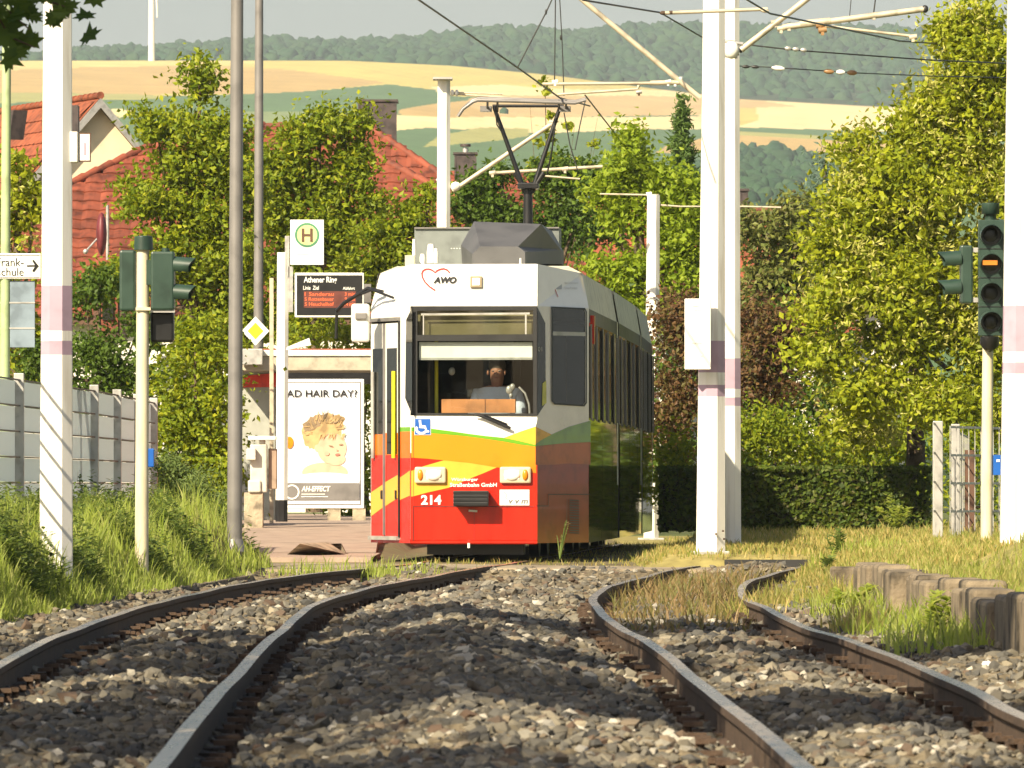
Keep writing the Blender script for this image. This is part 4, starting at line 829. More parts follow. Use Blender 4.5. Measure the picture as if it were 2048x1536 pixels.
# notice box on m3
D = 75; x0, x1, z0, z1 = X_(1368, D), X_(1420, D), Z_(740, D), Z_(599, D)
b = MB(); b.box(x0, x1, D-.34, D-.22, z0, z1, signw); o = b.build('notice_box', m3, bevel=.008)
k = MB()
for (v, a, q, h) in ((612, 1383, 1404, 3), (620, 1386, 1402, 2), (664, 1391, 1396, 4), (686, 1380, 1408, 3), (712, 1384, 1404, 2), (717, 1384, 1400, 2)): k.box(X_(a, D), X_(q, D), D-.3435, D-.3405, Z_(v+h, D), Z_(v, D), mat('faint_print_%d' % v, (.66, .66, .64)))
k.build('faint_print', o)
MB().box(X_(1394, D), X_(1420, D), D-.24, D-.1, z0+.15, z0+.2, steel).box(X_(1394, D), X_(1420, D), D-.24, D-.1, z1-.25, z1-.2, steel).build('bracket', m3)
# hinge seam and bolts at mast 3's foot
for u, v in ((1432, 1068), (1446, 1062), (1448, 1078)): p = P(u, v, D-.16); MB().tube(p, p+Vector((0, -.02, 0)), .012, rust, 6).build('bolt', m3)
c = MB(); c.box(X_(866, 110), X_(905, 110), 109.7, 110.2, Z_(160, 110), Z_(156, 110), steel); c.build('top_cap', m6)
# lamp posts
def lamp(label, u0, u1, D, w0, w1, vt):
    zb = float(gz(X_(u0, D), D)); p = Vector((X_(u0, D), D, zb)); q = P(u1, vt, D); t = thing('lamp_post', label, 'lamp post', p, group='grey tubular lamp posts')
    k = D/F/2; mid = p.lerp(q, .12); MB().path([p-Vector((0, 0, .1)), mid, q], [w0*k*1.04, w0*k, w1*k], dsteel, 20).build('pole', t)
    MB().path([p, p+Vector((0, 0, .12))], [w0*k*1.5, w0*k*1.1], dsteel, 20).build('collar', t)
    top = q+Vector((0, 0, .1)); MB().path([top, top+Vector((0, .4, .25)), top+Vector((0, 1.4, .3))], [w1*k, w1*k*.8, w1*k*.7], dsteel, 12).obox(top+Vector((0, 1.6, .3)), (.12, 0, 0), (0, .35, 0), (0, 0, .05), dsteel).build('lamp_arm', t, bevel=.01)
lamp('thicker near grey lamp post reaching out of the top of the picture', 469, 476, 72, 30, 23, -330); lamp('thinner far grey lamp post showing above the diamond sign', 516, 519, 117, 21, 15, -260)

# ------------------------------------------------------------------ overhead line
def wire(name, label, cat, pts, r=.011, m=None, extra=None):
    mb = MB(); mb.path(pts, r, m or wirem, 6); 
    if extra: extra(mb)
    return mb.build(name, loc=pts[0], label=label, cat=cat)
def insul(mb, p, q, m, r=.028, n=3):
    d = (q-p)
    for k in range(n): a = p+d*((k+.1)/n); b = p+d*((k+.9)/n); mb.path([a, a.lerp(b, .3), a.lerp(b, .7), b], [r*.45, r, r, r*.45], m, 8)
ins = mat('brown_insulator', (.28, .16, .07), .35); insw = mat('white_insulator', (.7, .7, .68), .3)
wire('contact_wire', 'dark contact wire slanting down to the pantograph from the upper left', 'wire', [P(600, -240, 55), P(838, 0, 68), P(1035, 135, 77), P(1120, 196, 84), P(1180, 212, 100)], .010)
wire('contact_wire', 'dark contact wire of the right track crossing in front of the wooded hill', 'wire', [P(1440, -50, 66), P(1495, 0, 70), P(1540, 27, 74), P(1640, 48, 80), P(1800, 82, 90), P(2060, 100, 115)], .010)
wire('span_wire', 'thin wire dropping from the upper left to the mast head fitting', 'wire', [P(1165, 0, 73), P(1320, 25, 75), P(1400, 72, 78), P(1408, 76, 80)], .009)
wire('dropper', 'slanting dropper left of the pantograph', 'wire', [P(1035, 135, 77), P(1092, 25, 77), P(1108, -10, 77)], .007, extra=lambda mb: mb.ell(P(1092, 24, 77), (.012, .012, .03), wirem, 6, 4))
wire('dropper', 'vertical dropper hanging to the steady arm, left one', 'wire', [P(1111, -10, 75), P(1109, 165, 75)], .006)
wire('dropper', 'vertical dropper hanging to the contact wire, right one', 'wire', [P(1119, -10, 83), P(1124, 80, 83), P(1128, 192, 83)], .006, extra=lambda mb: mb.ell(P(1122, 75, 83), (.015, .015, .03), wirem, 6, 4))
wire('dropper', 'fine dropper hanging left of the right bracket tubes', 'wire', [P(1703, -10, 88), P(1698, 46, 88)], .005); wire('dropper', 'thicker dropper holding the long tube at the upper right', 'wire', [P(1752, -10, 86), P(1747, 28, 86)], .008)
wire('stay_wire', 'dark stay wire with grey turnbuckles running right from the masts', 'wire', [P(1482, 88, 86), P(1570, 98, 86), P(1612, 102, 86), P(1860, 120, 88), P(2040, 128, 92)], .008, extra=lambda mb: (insul(mb, P(1568, 96, 86), P(1615, 101, 86), steel, .026, 3)))
wire('stay_wire', 'lower stay wire with white and brown insulators right of the masts', 'wire', [P(1478, 132, 86), P(1530, 134, 86), P(1640, 141, 86), P(1716, 146, 86), P(1860, 152, 88), P(2040, 156, 92)], .006, extra=lambda mb: (insul(mb, P(1482, 133, 86), P(1520, 134, 86), wirem, .02, 2), insul(mb, P(1540, 135, 86), P(1572, 138, 86), insw, .03, 1), insul(mb, P(1645, 142, 86), P(1670, 144, 86), ins, .03, 1), insul(mb, P(1670, 144, 86), P(1692, 145, 86), insw, .03, 1), insul(mb, P(1692, 145, 86), P(1716, 146, 86), ins, .03, 1)))
wire('contact_wire', 'thin wires running from the pantograph back into the trees', 'wire', [P(1170, 190, 100), P(1240, 280, 120), P(1262, 300, 126)], .010); 
wire('dropper', 'crossed hanging wires right of the pantograph, first', 'wire', [P(1172, 195, 103), P(1160, 250, 103), P(1150, 300, 103)], .008); wire('dropper', 'long crossed wire right of the pantograph, second', 'wire', [P(1128, 225, 100), P(1140, 290, 100), P(1155, 340, 100)], .008)
# bracket arms
def arm(parent, segs, name='bracket_arm'):
    mb = MB()
    for (p, q, r) in segs: mb.tube(p, q, r, tubem, 10)
    return mb.build(name, parent)
def fit(parent, pts, r=.035, m=None, name='clamp'):
    for p in pts: MB().path([p+Vector((-r*1.3, 0, -r*.2)), p+Vector((r*1.3, 0, r*.2))], r, m or steel, 8).obox(p+Vector((0, 0, -r*.7)), (r*.5, 0, 0), (0, r*.7, 0), (0, 0, r), m or rust).build(name, parent)
d = 75; arm(m3, [(P(1400, 196, d), P(1165, 0, d), .026), (P(1165, 0, d), P(1105, -50, d), .026)], 'strut'); arm(m3, [(P(1085, 168, d), P(1360, 166, d), .016), (P(1300, 166, d), P(1358, 165, d), .024)], 'steady_arm')
fit(m3, [P(1336, 164, d), P(1350, 165, d), P(1360, 158, d), P(1110, 164, d)], .022, insw)
d = 79; arm(m5, [(P(1115, 189, d), P(1275, 178, d), .014), (P(1275, 178, d), P(1280, 164, d), .014)], 'steady_arm'); fit(m5, [P(1278, 184, d)], .022)
d = 85.5; arm(m5, [(P(1482, 100, d), P(1618, -5, d), .034), (P(1618, -5, d), P(1680, -50, d), .034)], 'strut'); arm(m5, [(P(1565, 55, d), P(1850, 18, d), .034), (P(1600, 48, d), P(1660, 42, d), .04)], 'top_tube'); arm(m5, [(P(1650, 52, d), P(1830, 73, d), .017)], 'steady_arm')
MB().ell(P(1850, 18, d), (.04, .04, .045), wirem, 8, 6).build('end_cap', m5)
fit(m5, [P(1578, 52, d), P(1562, 57, d), P(1550, 45, d), P(1748, 30, d), P(1826, 74, d)], .032, tubem); fit(m5, [P(1645, 60, d), P(1640, 50, d)], .035, ins, 'insulator')
mb = MB(); insul(mb, P(1482, 98, d), P(1470, 108, d), black, .04, 2); mb.path([P(1420, 82, 85), P(1440, 95, 85), P(1452, 112, 85), P(1475, 114, 85)], .02, steel, 6); mb.ell(P(1463, 100, 85), (.09, .08, .10), white, 10, 7); mb.path([P(1416, 80, 85), P(1448, 82, 85), P(1486, 88, 85)], .022, steel, 6); mb.build('mast_head_fitting', m5)
d = 74; arm(m3, [(P(1330, 26, d), P(1535, 18, d), .018)], 'cross_tube'); mb = MB(); insul(mb, P(1318, 26, d), P(1350, 25, d), rust, .02, 2); insul(mb, P(1518, 20, d), P(1540, 22, d), tubem, .022, 1); mb.build('insulator', m3)
d = 110; arm(m6, [(P(905, 382, d), P(1115, 240, d), .032)], 'strut'); arm(m6, [(P(905, 185, d), P(1005, 188, d), .012), (P(905, 188, d), P(1090, 200, d), .012)], 'tie_tube'); arm(m6, [(P(985, 346, d), P(1205, 333, d), .024), (P(1090, 352, d), P(1160, 358, d), .014)], 'lower_tube')
mb = MB(); insul(mb, P(900, 186, d), P(918, 186, d), white, .05, 2); insul(mb, P(900, 378, d), P(922, 368, d), white, .07, 1); mb.path([P(872, 360, d), P(902, 360, d)], .02, steel, 6); mb.build('bracket_fitting', m6)
fit(m6, [P(985, 346, d), P(1105, 244, d), P(1130, 338, d)], .035, tubem)
d = 112; arm(m7, [(P(1200, 388, d), P(1300, 390, d), .014), (P(1318, 410, d), P(1360, 413, d), .014), (P(1300, 392, d), P(1318, 392, d), .03), (P(1485, 413, d), P(1562, 415, d), .014), (P(1360, 413, d), P(1485, 413, d), .012)], 'bracket_arm'); fit(m7, [P(1315, 405, d), P(1298, 388, d)], .03, white)

# ================================================================== signals
def hood(mb, c, r, dr, L, m):
    """round signal visor: open tube pointing along dr, cut away at the bottom"""
    dr = Vector(dr).normalized(); s = dr.cross(Vector((0, 0, 1))).normalized(); u = s.cross(dr); n = 14; vs = []
    for k in range(n+1):
        a = R(-50)+R(280)*k/n; o = s*math.cos(a)*r+u*math.sin(a)*r; lf = L*(.72+.28*max(0, math.sin(a))); vs += [c+o, c+o*.94+dr*lf]
    mb.add(vs, [(2*k, 2*k+1, 2*k+3, 2*k+2) for k in range(n)], m, True)
# left light: seen from behind, two heads facing away and one to the right
D = 62; zb = float(gz(X_(285, D), D)); t = thing('traffic_light', 'traffic light on a cream pole at the left, two heads seen from the back', 'traffic light', (X_(283, D), D, zb))
MB().path([Vector((X_(283, D), D, zb-.1)), P(286, 498, D)], [.056, .050], beige, 18).build('pole', t)
MB().path([P(287, 500, D), P(287, 474, D)], [.078, .074], sgreen, 16).ell(P(287, 474, D), (.074, .074, .012), sgreen, 16, 5).build('cap', t)
h = MB(); h.box(X_(239, D), X_(271, D), D-.02, D+.20, Z_(622, D), Z_(500, D), sgreen); h.build('signal_head', t, bevel=.02)
o = MB(); o.box(X_(302, D), X_(349, D), D-.06, D+.16, Z_(621, D), Z_(503, D), sgreen); o = o.build('signal_head', t, bevel=.018)
for v in (530, 585): hb = MB(); hood(hb, P(349, v, D), .068, (1, -.15, -.05), .175, sgreen); hb.build('hood', o)
MB().tube(P(331, 503, D), P(331, 496, D), .03, sgreen, 10).build('top_knob', o)
o = MB(); o.box(X_(300, D), X_(347, D), D+.06, D+.2, Z_(684, D), Z_(623, D), black); o = o.build('lower_head', t, bevel=.02)
MB().obox(P(325, 622, D-.02), (.1, 0, 0), (0, .02, 0), (0, 0, .012), steel).obox(P(287, 618, D-.01), (.06, 0, 0), (0, .06, 0), (0, 0, .012), beige).obox(P(300, 545, D), (.05, 0, 0), (0, .04, 0), (0, 0, .1), sgreen).build('bracket', t)
MB().box(X_(293, D), X_(308, D), D-.02, D+.05, Z_(934, D), Z_(897, D), bluem).build('blue_plate', t, bevel=.006)
# right light: four lens transit signal, plus a head turned left
D = 66; zb = float(gz(X_(1976, D), D)); t = thing('traffic_light', 'signal with four round lenses, one amber bar lit, on the right cream pole', 'traffic light', (X_(1975, D), D, zb))
MB().path([Vector((X_(1973, D), D, zb-.1)), P(1976, 640, D)], [.052, .046], beige, 18).build('pole', t)
MB().path([P(1981, 440, D), P(1981, 428, D), P(1981, 428, D), P(1981, 406, D)], [.05, .05, .078, .076], sgreen, 16).build('cap', t)
hd = MB(); hd.box(X_(1955, D), X_(2008, D), D-.16, D-.06, Z_(672, D), Z_(441, D), sgreen)
for k in range(1, 4): hd.box(X_(1954, D), X_(2009, D), D-.165, D-.055, Z_(441+k*57.8+1, D), Z_(441+k*57.8-1, D), black)
hd = hd.build('signal_head', t, bevel=.008)
lensm = mat('dark_lens', (.02, .02, .02), .3)
for k in range(4):
    v = 441+28.9+k*57.8; c = P(1981, v, D-.161); MB().path([c+Vector((0, .01, 0)), c-Vector((0, .004, 0))], .088, lensm, 20).build('lens', hd)
    hb = MB(); hood(hb, c, .096, (0, -1, -.06), .17, sgreen); hb.build('hood', hd)
    MB().ell(c-Vector((0, .0, 0)), (.07, .012, .07), lensm, 16, 6).build('lens_bulge', hd)
c = P(1980, 526, D-.176); MB().box(c.x-.062, c.x+.062, D-.20, D-.176, c.z-.017, c.z+.022, emit('lit_amber', (1.0, .32, .04), .55)).build('lit_bar', hd)
MB().path([P(1979, 673, D-.1), P(1979, 688, D-.1), P(1977, 694, D-.05)], [.08, .085, .05], black, 14).build('neck', t)
o = MB(); o.box(X_(1921, D), X_(1945, D), D-.05, D+.17, Z_(607, D), Z_(491, D), sgreen); o = o.build('signal_head', t, bevel=.015)
for v in (518, 575): hb = MB(); hood(hb, P(1921, v, D), .072, (-1, -.1, -.04), .2, sgreen); hb.build('hood', o)
MB().obox(P(1950, 500, D), (.03, 0, 0), (0, .03, 0), (0, 0, .02), steel).obox(P(1950, 600, D), (.03, 0, 0), (0, .03, 0), (0, 0, .02), steel).build('bracket', t)
MB().box(X_(1986, D), X_(2002, D), D-.06, D+.03, Z_(950, D), Z_(910, D), bluem).box(X_(1992, D), X_(1999, D), D-.064, D-.06, Z_(924, D), Z_(919, D), signw).build('blue_plate', t, bevel=.006)

# ================================================================== fences
# left privacy fence: runs away along the track, then open mesh towards the camera
ft = thing('privacy_fence', 'grey privacy fence with horizontal wires and upright posts at the left', 'fence', (-4.3, 64, .1))
ztop = 1.845; ydat = [(302, 85.0, -0), (269, 81.4, 0), (228, 77.6, 0), (182, 74.0, 0), (105, 70.0, 0), (31, 66.3, 0), (-48, 62.8, 0), (-140, 59.4, 0), (-250, 56.0, 0), (-370, 52.8, 0), (-510, 49.8, 0), (-680, 46.8, 0)]
pts = [Vector((X_(u, y), y, 0)) for u, y, _ in ydat]
for i, p in enumerate(pts):
    z1 = ztop+.04; pm = MB(); pm.box(p.x-.012, p.x+.075, p.y-.05, p.y+.02, .0, z1, steel); pm.build('post', ft, bevel=.006)
for i in range(len(pts)-1):
    a, b = pts[i], pts[i+1]; d = (b-a); n = Vector((-d.y, d.x, 0)).normalized(); n = n if n.x > 0 else -n
    if i < 6:
        sp = MB(); k = 8
        for j in range(k):
            z0 = .06+j*.222; sp.add([a+Vector((0, 0, z0)), b+Vector((0, 0, z0)), b+Vector((0, 0, z0+.205)), a+Vector((0, 0, z0+.205)), a-n*.012+Vector((0, 0, z0)), b-n*.012+Vector((0, 0, z0)), b-n*.012+Vector((0, 0, z0+.205)), a-n*.012+Vector((0, 0, z0+.205))], [(0, 1, 2, 3), (4, 5, 6, 7), (3, 2, 6, 7), (0, 1, 5, 4)], tin)
        sp.build('privacy_strips', ft)
    wr = MB()
    for j in range(9):
        z = .05+j*.222
        if j < 9: 
            wr.obox((a+b)/2+n*.035+Vector((0, 0, z)), d/2, n*.012, (0, 0, .006), wirem)
    if i >= 6: wr.tube(a+Vector((0, 0, ztop+.02)), b+Vector((0, 0, ztop+.02)), .02, steel, 6)
    wr.build('wires', ft)
sf = thing('wire_fence', 'open wire fence section beside the thick left mast, off the left edge', 'fence', (-3.75, 54.2, 0))
for i in range(3): MB().box(-3.78, -3.73, 50+i*2.1-.02, 50+i*2.1+.02, 0, 2.25, steel).build('post', sf)
wr = MB()
for j in range(11): wr.box(-3.762, -3.748, 50, 54.2, .13+j*.205, .148+j*.205, steel)
wr.build('wires', sf)
# right mesh gate: panels at angles
gt = thing('mesh_gate', 'galvanised double wire mesh gate panels at the right beside the signal pole', 'gate', P(1930, 1090, 71))
def mesh_panel(par, p, q, zt, zb, nv):
    mb = MB(); d = q-p
    for j in range(6): z = zb+.03+(zt-zb-.04)*j/5; mb.obox(p+d*.5+Vector((0, 0, z)), d*.5, (0, .012, 0), (0, 0, .011), steel)
    for j in range(nv+1): c = p+d*(j/nv); mb.box(c.x-.004, c.x+.004, c.y-.02, c.y-.012, zb, zt, steel)
    mb.build('mesh_panel', par)
def gp(u, D): return Vector((X_(u, D), D, 0))
D = 72; zt, zb = Z_(842, D), .12
for u, dd_, w_ in ((1876, 70.5, .055), (1911, 73, .05), (2010, 73.5, .04)): p = gp(u, dd_); MB().box(p.x-w_*.8, p.x+w_*.8, p.y-.03, p.y+.03, .05, Z_(842 if u < 1900 else 848, dd_), steel).build('post', gt, bevel=.006)
mesh_panel(gt, gp(1866, 69.8), gp(1882, 72.5), zt-.03, zb, 6); mesh_panel(gt, gp(1900, 71.5), gp(2010, 73.4), zt-.05, zb, 9); mesh_panel(gt, gp(1868, 72.0), gp(1884, 75.5), zt-.1, zb, 5)
mesh_panel(gt, gp(1915, 76), gp(1935, 84), Z_(862, 76), .12, 8)
MB().box(gp(1940, 80).x-.05, gp(1940, 80).x+.05, 80, 80.06, .1, Z_(900, 80), woodd).build('timber_post', loc=(gp(1940, 80).x, 80, .1), label='brown timber post behind the mesh gate', cat='post')

# ================================================================== signs on the left
D = 72; zb = .3; t = thing('street_sign_post', 'pale green post with a white direction sign pointing right, at the left edge', 'sign post', (X_(10, D), D, zb))
MB().path([Vector((X_(7, D), D, zb-.1)), P(14, -20, D)], [.050, .041], lgreen, 14).build('post', t)
o = MB().box(X_(-230, D), X_(82, D), D-.05, D-.03, Z_(558, D), Z_(507, D), signw).build('direction_sign', t, bevel=.004)
tx = MB(); y = D-.0535
put_text(tx, 'Anne-Frank-', (X_(-62, D), y, Z_(533, D)), (X_(48, D)-X_(-62, D), 0, 0), (0, 0, Z_(516, D)-Z_(533, D)), black)
put_text(tx, 'Grundschule', (X_(-62, D), y, Z_(552, D)), (X_(48, D)-X_(-62, D), 0, 0), (0, 0, Z_(536, D)-Z_(552, D)), black)
a0, a1, av = X_(54, D), X_(78, D), Z_(532, D); tx.box(a0, a1-.015, y-.001, y+.001, av-.007, av+.007, black); tx.poly([Vector((a1, y-.003, av)), Vector((a1-.046, y-.003, av+.058)), Vector((a1-.062, y-.003, av+.049)), Vector((a1-.032, y-.003, av)), Vector((a1-.062, y-.003, av-.049)), Vector((a1-.046, y-.003, av-.058))], black)
tx.box(X_(-228, D), X_(80, D), y-.001, y+.001, Z_(511, D), Z_(510, D), black).box(X_(-228, D), X_(80, D), y-.001, y+.001, Z_(556, D), Z_(555, D), black); tx.build('lettering', o)
o = MB().box(X_(20, D), X_(70, D), D-.015, D+.0, Z_(695, D), Z_(562, D), mat('sign_back', (.22, .28, .34), .4, .2)).build('sign_back', t, bevel=.004)
MB().box(X_(0, D), X_(70, D), D-.02, D-.016, Z_(607, D), Z_(604, D), steel).box(X_(0, D), X_(70, D), D-.02, D-.016, Z_(658, D), Z_(655, D), steel).build('mounting_rail', o)
# priority diamond
D = 116.6; c = P(511, 662, D); t = thing('priority_sign', 'yellow and white diamond priority road sign between the two lamp posts', 'road sign', (c.x, D, float(gz(c.x, D))))
def dia(c, r, y): return [c+Vector((0, y, r)), c+Vector((r*.95, y, 0)), c+Vector((0, y, -r)), c+Vector((-r*.95, y, 0))]
MB().prism(dia(c, .22, 0), (0, .012, 0), signw).build('plate', t, bevel=.004); k = MB(); k.prism(dia(c, .128, -.003), (0, .002, 0), signy); k.build('yellow_field', t)
MB().obox(c+Vector((.03, .15, .0)), (.05, 0, 0), (0, .14, 0), (0, 0, .03), steel).build('clamp', t)

# ================================================================== tram stop
PZ = .41; D = 106; t = thing('stop_mast', 'white mast with a black foot carrying the stop flag and display', 'mast', (X_(565, D), D, PZ))
k = MB(); octo(k, Vector((X_(563, D), D, PZ-.1)), P(566, 505, D), .083, .078, [(-9, black), (Z_(1000, D), white)]); k.build('shaft', t)
MB().box(X_(570, D), X_(579, D), D-.05, D+.05, Z_(555, D), Z_(472, D), steel).box(X_(577, D), X_(586, D), D-.05, D+.05, Z_(624, D), Z_(533, D), steel).build('bracket', t)
o = MB().box(X_(581, D), X_(648, D), D-.10, D-.07, Z_(530, D), Z_(440, D), signw).build('stop_flag', t, bevel=.005)
k = MB(); c = P(614, 470, D-.104); n = 40; hg = mat('stop_green', (.06, .22, .11), .5); hy = mat('stop_yellow', (.55, .54, .25), .5)
for r0, r1, m_, yo in ((0, .140, hy, 0), (.140, .168, hg, -.002)):
    vs = [c+Vector((math.cos(2*math.pi*i/n)*r, yo, math.sin(2*math.pi*i/n)*r)) for i in range(n) for r in (r0, r1)]; k.add(vs, [(2*i, 2*i+1, (2*i+3) % (2*n), (2*i+2) % (2*n)) for i in range(n)], m_)
for s in (-1, 1): k.box(c.x+s*.058-.015, c.x+s*.058+.015, c.y-.012, c.y-.004, c.z-.09, c.z+.09, woodd)
k.box(c.x-.043, c.x+.043, c.y-.010, c.y-.004, c.z-.014, c.z+.014, woodd)
for v in (508, 515, 521): k.box(X_(592, D), X_(636, D), D-.104, D-.101, Z_(v+1, D), Z_(v, D), mat('grey_print', (.6, .6, .58)))
k.build('stop_emblem', o)
dsp = MB().box(X_(590, D), X_(728, D), D-.12, D+.06, Z_(635, D), Z_(546, D), signw).build('display', t, bevel=.01)
yf = D-.121; k = MB(); k.box(X_(594, D), X_(725, D), yf-.004, yf, Z_(631, D), Z_(551, D), black); face = k.build('screen', dsp)
k = MB(); y = yf-.006
put_text(k, 'Athener Ring', (X_(608, D), y, Z_(569, D)), (X_(674, D)-X_(608, D), 0, 0), (0, 0, Z_(554, D)-Z_(569, D)), signw, bold=.02)
put_text(k, 'Linie  Ziel', (X_(607, D), y, Z_(580, D)), (X_(638, D)-X_(607, D), 0, 0), (0, 0, Z_(572, D)-Z_(580, D)), signw, bold=.01); put_text(k, 'Abfahrt', (X_(686, D), y, Z_(580, D)), (X_(710, D)-X_(686, D), 0, 0), (0, 0, Z_(574, D)-Z_(580, D)), signw, bold=.01)
led = emit('led_text', (.75, .13, .04), .30); ledp = mat('led_panel', (.12, .03, .02), .5)
k.box(X_(608, D), X_(712, D), y-.001, y+.001, Z_(616, D), Z_(583, D), ledp)
for i, (s1_, s2_) in enumerate((('1 Sanderau', '3 min'), ('5 Rottenbauer', '9 min'), ('5 Heuchelhof', '14 min'))):
    v = 592+i*10; put_text(k, s1_, (X_(610, D), y-.003, Z_(v, D)), (X_(668, D)-X_(610, D), 0, 0), (0, 0, Z_(v-7, D)-Z_(v, D)), led); put_text(k, s2_, (X_(690, D), y-.003, Z_(v, D)), (X_(710, D)-X_(690, D), 0, 0), (0, 0, Z_(v-7, D)-Z_(v, D)), led)
k.build('lettering', face)
MB().box(X_(728, D+.5), X_(742, D+.5), D+.5, D+.6, Z_(605, D), Z_(566, D), dsteel).build('side_housing', dsp)
# shelter
D = 112; t = thing('tram_shelter', 'tram stop shelter with a flat roof and a red striped side panel', 'shelter', P(620, 1030, D))
DF = 110.4
k = MB(); k.box(X_(456, DF), X_(752, DF), DF, DF+2.2, Z_(712, DF), Z_(700, DF), white).box(X_(456, DF), X_(752, DF), DF+.03, DF+2.2, Z_(741, DF), Z_(712, DF), mat('fascia_grey', (.40, .36, .28), .6)); k.box(X_(458, DF), X_(750, DF), DF+.1, DF+2.2, Z_(700, DF), Z_(697, DF), tilem); k.build('roof', t, bevel=.01)
k = MB(); k.box(X_(484, DF), X_(526, DF), DF-.25, DF, Z_(730, DF), Z_(698, DF), steel); k.build('roof_end_box', t, bevel=.01)
o = MB().box(X_(484, D), X_(552, D), D-.6, D-.54, PZ, Z_(745, D), mat('panel_grey', (.36, .37, .33), .3, var=.08)).build('side_panel', t); MB().prism([P(485, 775, D-.62), P(552, 774, D-.62), P(552, 746, D-.62), P(485, 752, D-.62)], (0, .015, 0), mat('red_stripe', (.75, .05, .03), .4)).build('red_stripe', o)
MB().box(X_(532, D), X_(552, D), D-.5, D+1.0, PZ, Z_(745, D), mat('panel_brown', (.22, .17, .12), .6)).build('return_panel', t)
MB().box(X_(570, D), X_(745, D), D+1.6, D+1.66, Z_(765, D), Z_(741, D), black).build('rear_beam', t); MB().box(X_(742, D), X_(750, D), D+.2, D+.3, PZ, Z_(741, D), steel).build('post', t)
k = MB(); k.box(X_(650, D), X_(728, D), D+1.2, D+1.5, Z_(1020, D)+.02, Z_(1020, D)+.06, conc); k.build('bench', t)
# poster case
D = 109.6; PX0, PX1, PV0, PV1 = 556, 728, 758, 1017
t = thing('poster_case', 'lit style poster case showing a blond toddler under the words BAD HAIR DAY?', 'poster case', P(640, 1040, D))
fr = MB(); zt, zb_ = Z_(PV0, D), Z_(PV1, D); x0, x1 = X_(PX0, D), X_(PX1, D)
fr.box(x0, x1, D, D+.16, zb_, zt, signw); fr.build('frame', t, bevel=.012)
for u in (655, 705): MB().box(X_(u, D), X_(u+26, D), D+.02, D+.14, PZ-.1, zb_, conc).build('leg', t)
mc = [mat('poster_white', (.66, .69, .74), .35, var=.01), mat('skin_light', (.62, .40, .28), .5, var=.06), mat('hair_blond', (.46, .31, .14), .6, var=.2, scale=5), mat('hair_brown', (.24, .17, .10), .6, var=.2, scale=5), mat('cheek', (.62, .35, .25), .5, var=.05), mat('lips', (.45, .14, .11), .5)]
y = D-.003; po = MB(); 
LAY = [0.0]
def pp(u, v, k=0): return Vector((X_(u, D), D-.004-.003*k-LAY[0], Z_(v, D)))
po.poly([pp(563, 1010), pp(722, 1010), pp(722, 764), pp(563, 764)], dsteel); po.poly([pp(565, 1008, 1), pp(720, 1008, 1), pp(720, 766, 1), pp(565, 766, 1)], mc[0])
pst = po.build('poster', t)
def blobp(mb, c, ru, rv, m, k, n=26, jit=0.0, rot=0, seed=1):
    LAY[0] += .0002; r_ = random.Random(seed); L = []
    for i in range(n):
        a = 2*math.pi*i/n; q = 1+(r_.random()-.5)*jit; x, y_ = math.cos(a)*ru*q, math.sin(a)*rv*q; L.append(pp(c[0]+x*math.cos(rot)-y_*math.sin(rot), c[1]+x*math.sin(rot)+y_*math.cos(rot), k))
    mb.poly(L, m)
ar = MB()
blobp(ar, (648, 858), 44, 27, mc[2], 2, jit=.25, n=40, rot=-.35, seed=4); blobp(ar, (625, 872), 19, 25, mc[2], 2, jit=.3, n=30, seed=6)
blobp(ar, (626, 846), 25, 12, mc[3], 3, jit=.35, n=30, rot=-.6, seed=8)
blobp(ar, (650, 945), 46, 20, mc[1], 2); blobp(ar, (650, 962), 70, 17, mc[0], 3)
blobp(ar, (664, 897), 29, 31, mc[1], 4, rot=.25); blobp(ar, (672, 918), 19, 13, mc[1], 4); blobp(ar, (634, 896), 5, 7, mc[1], 4)
rr = random.Random(9)
for i in range(60):
    a = rr.uniform(math.pi*.92, math.pi*2.05); cx, cy = 650, 862; r0 = rr.uniform(20, 34); r1 = r0+rr.uniform(8, 22); a2 = a+rr.uniform(-.35, .35); w2 = rr.uniform(.8, 2.0)
    p0 = (cx+math.cos(a)*r0*1.15, cy+math.sin(a)*r0*.8); p1 = (cx+math.cos(a2)*r1*1.1, cy+math.sin(a2)*r1*.95)
    LAY[0] += .0001; ar.poly([pp(p0[0]-w2, p0[1], 5), pp(p0[0]+w2, p0[1]+w2, 5), pp(p1[0], p1[1], 5)], mc[2] if rr.random() < .7 else mc[3])
for i in range(16):
    u = rr.uniform(638, 690); LAY[0] += .0001; ar.poly([pp(u, 868, 6), pp(u+4, 866, 6), pp(u-3+rr.uniform(-5, 5), 876+rr.uniform(0, 6), 6)], mc[2])
blobp(ar, (654, 907), 5, 4, mc[4], 5)
blobp(ar, (682, 889), 4.5, 1.2, mc[3], 6, rot=-.1); blobp(ar, (662, 892), 4.5, 1.2, mc[3], 6, rot=.2); blobp(ar, (675, 909), 5, 2.2, mc[5], 6, rot=-.15); blobp(ar, (674, 900), 2.4, 1.5, mc[4], 6)
blobp(ar, (579, 885), 8, 12, amber, 3)
put_text(ar, 'BAD HAIR DAY?', pp(563, 794, 3), pp(714, 794, 3)-pp(563, 794, 3), pp(563, 780, 3)-pp(563, 794, 3), black, bold=.01)
ar.poly([pp(566, 1000, 2), pp(719, 1000, 2), pp(719, 966, 2), pp(566, 966, 2)], dsteel)
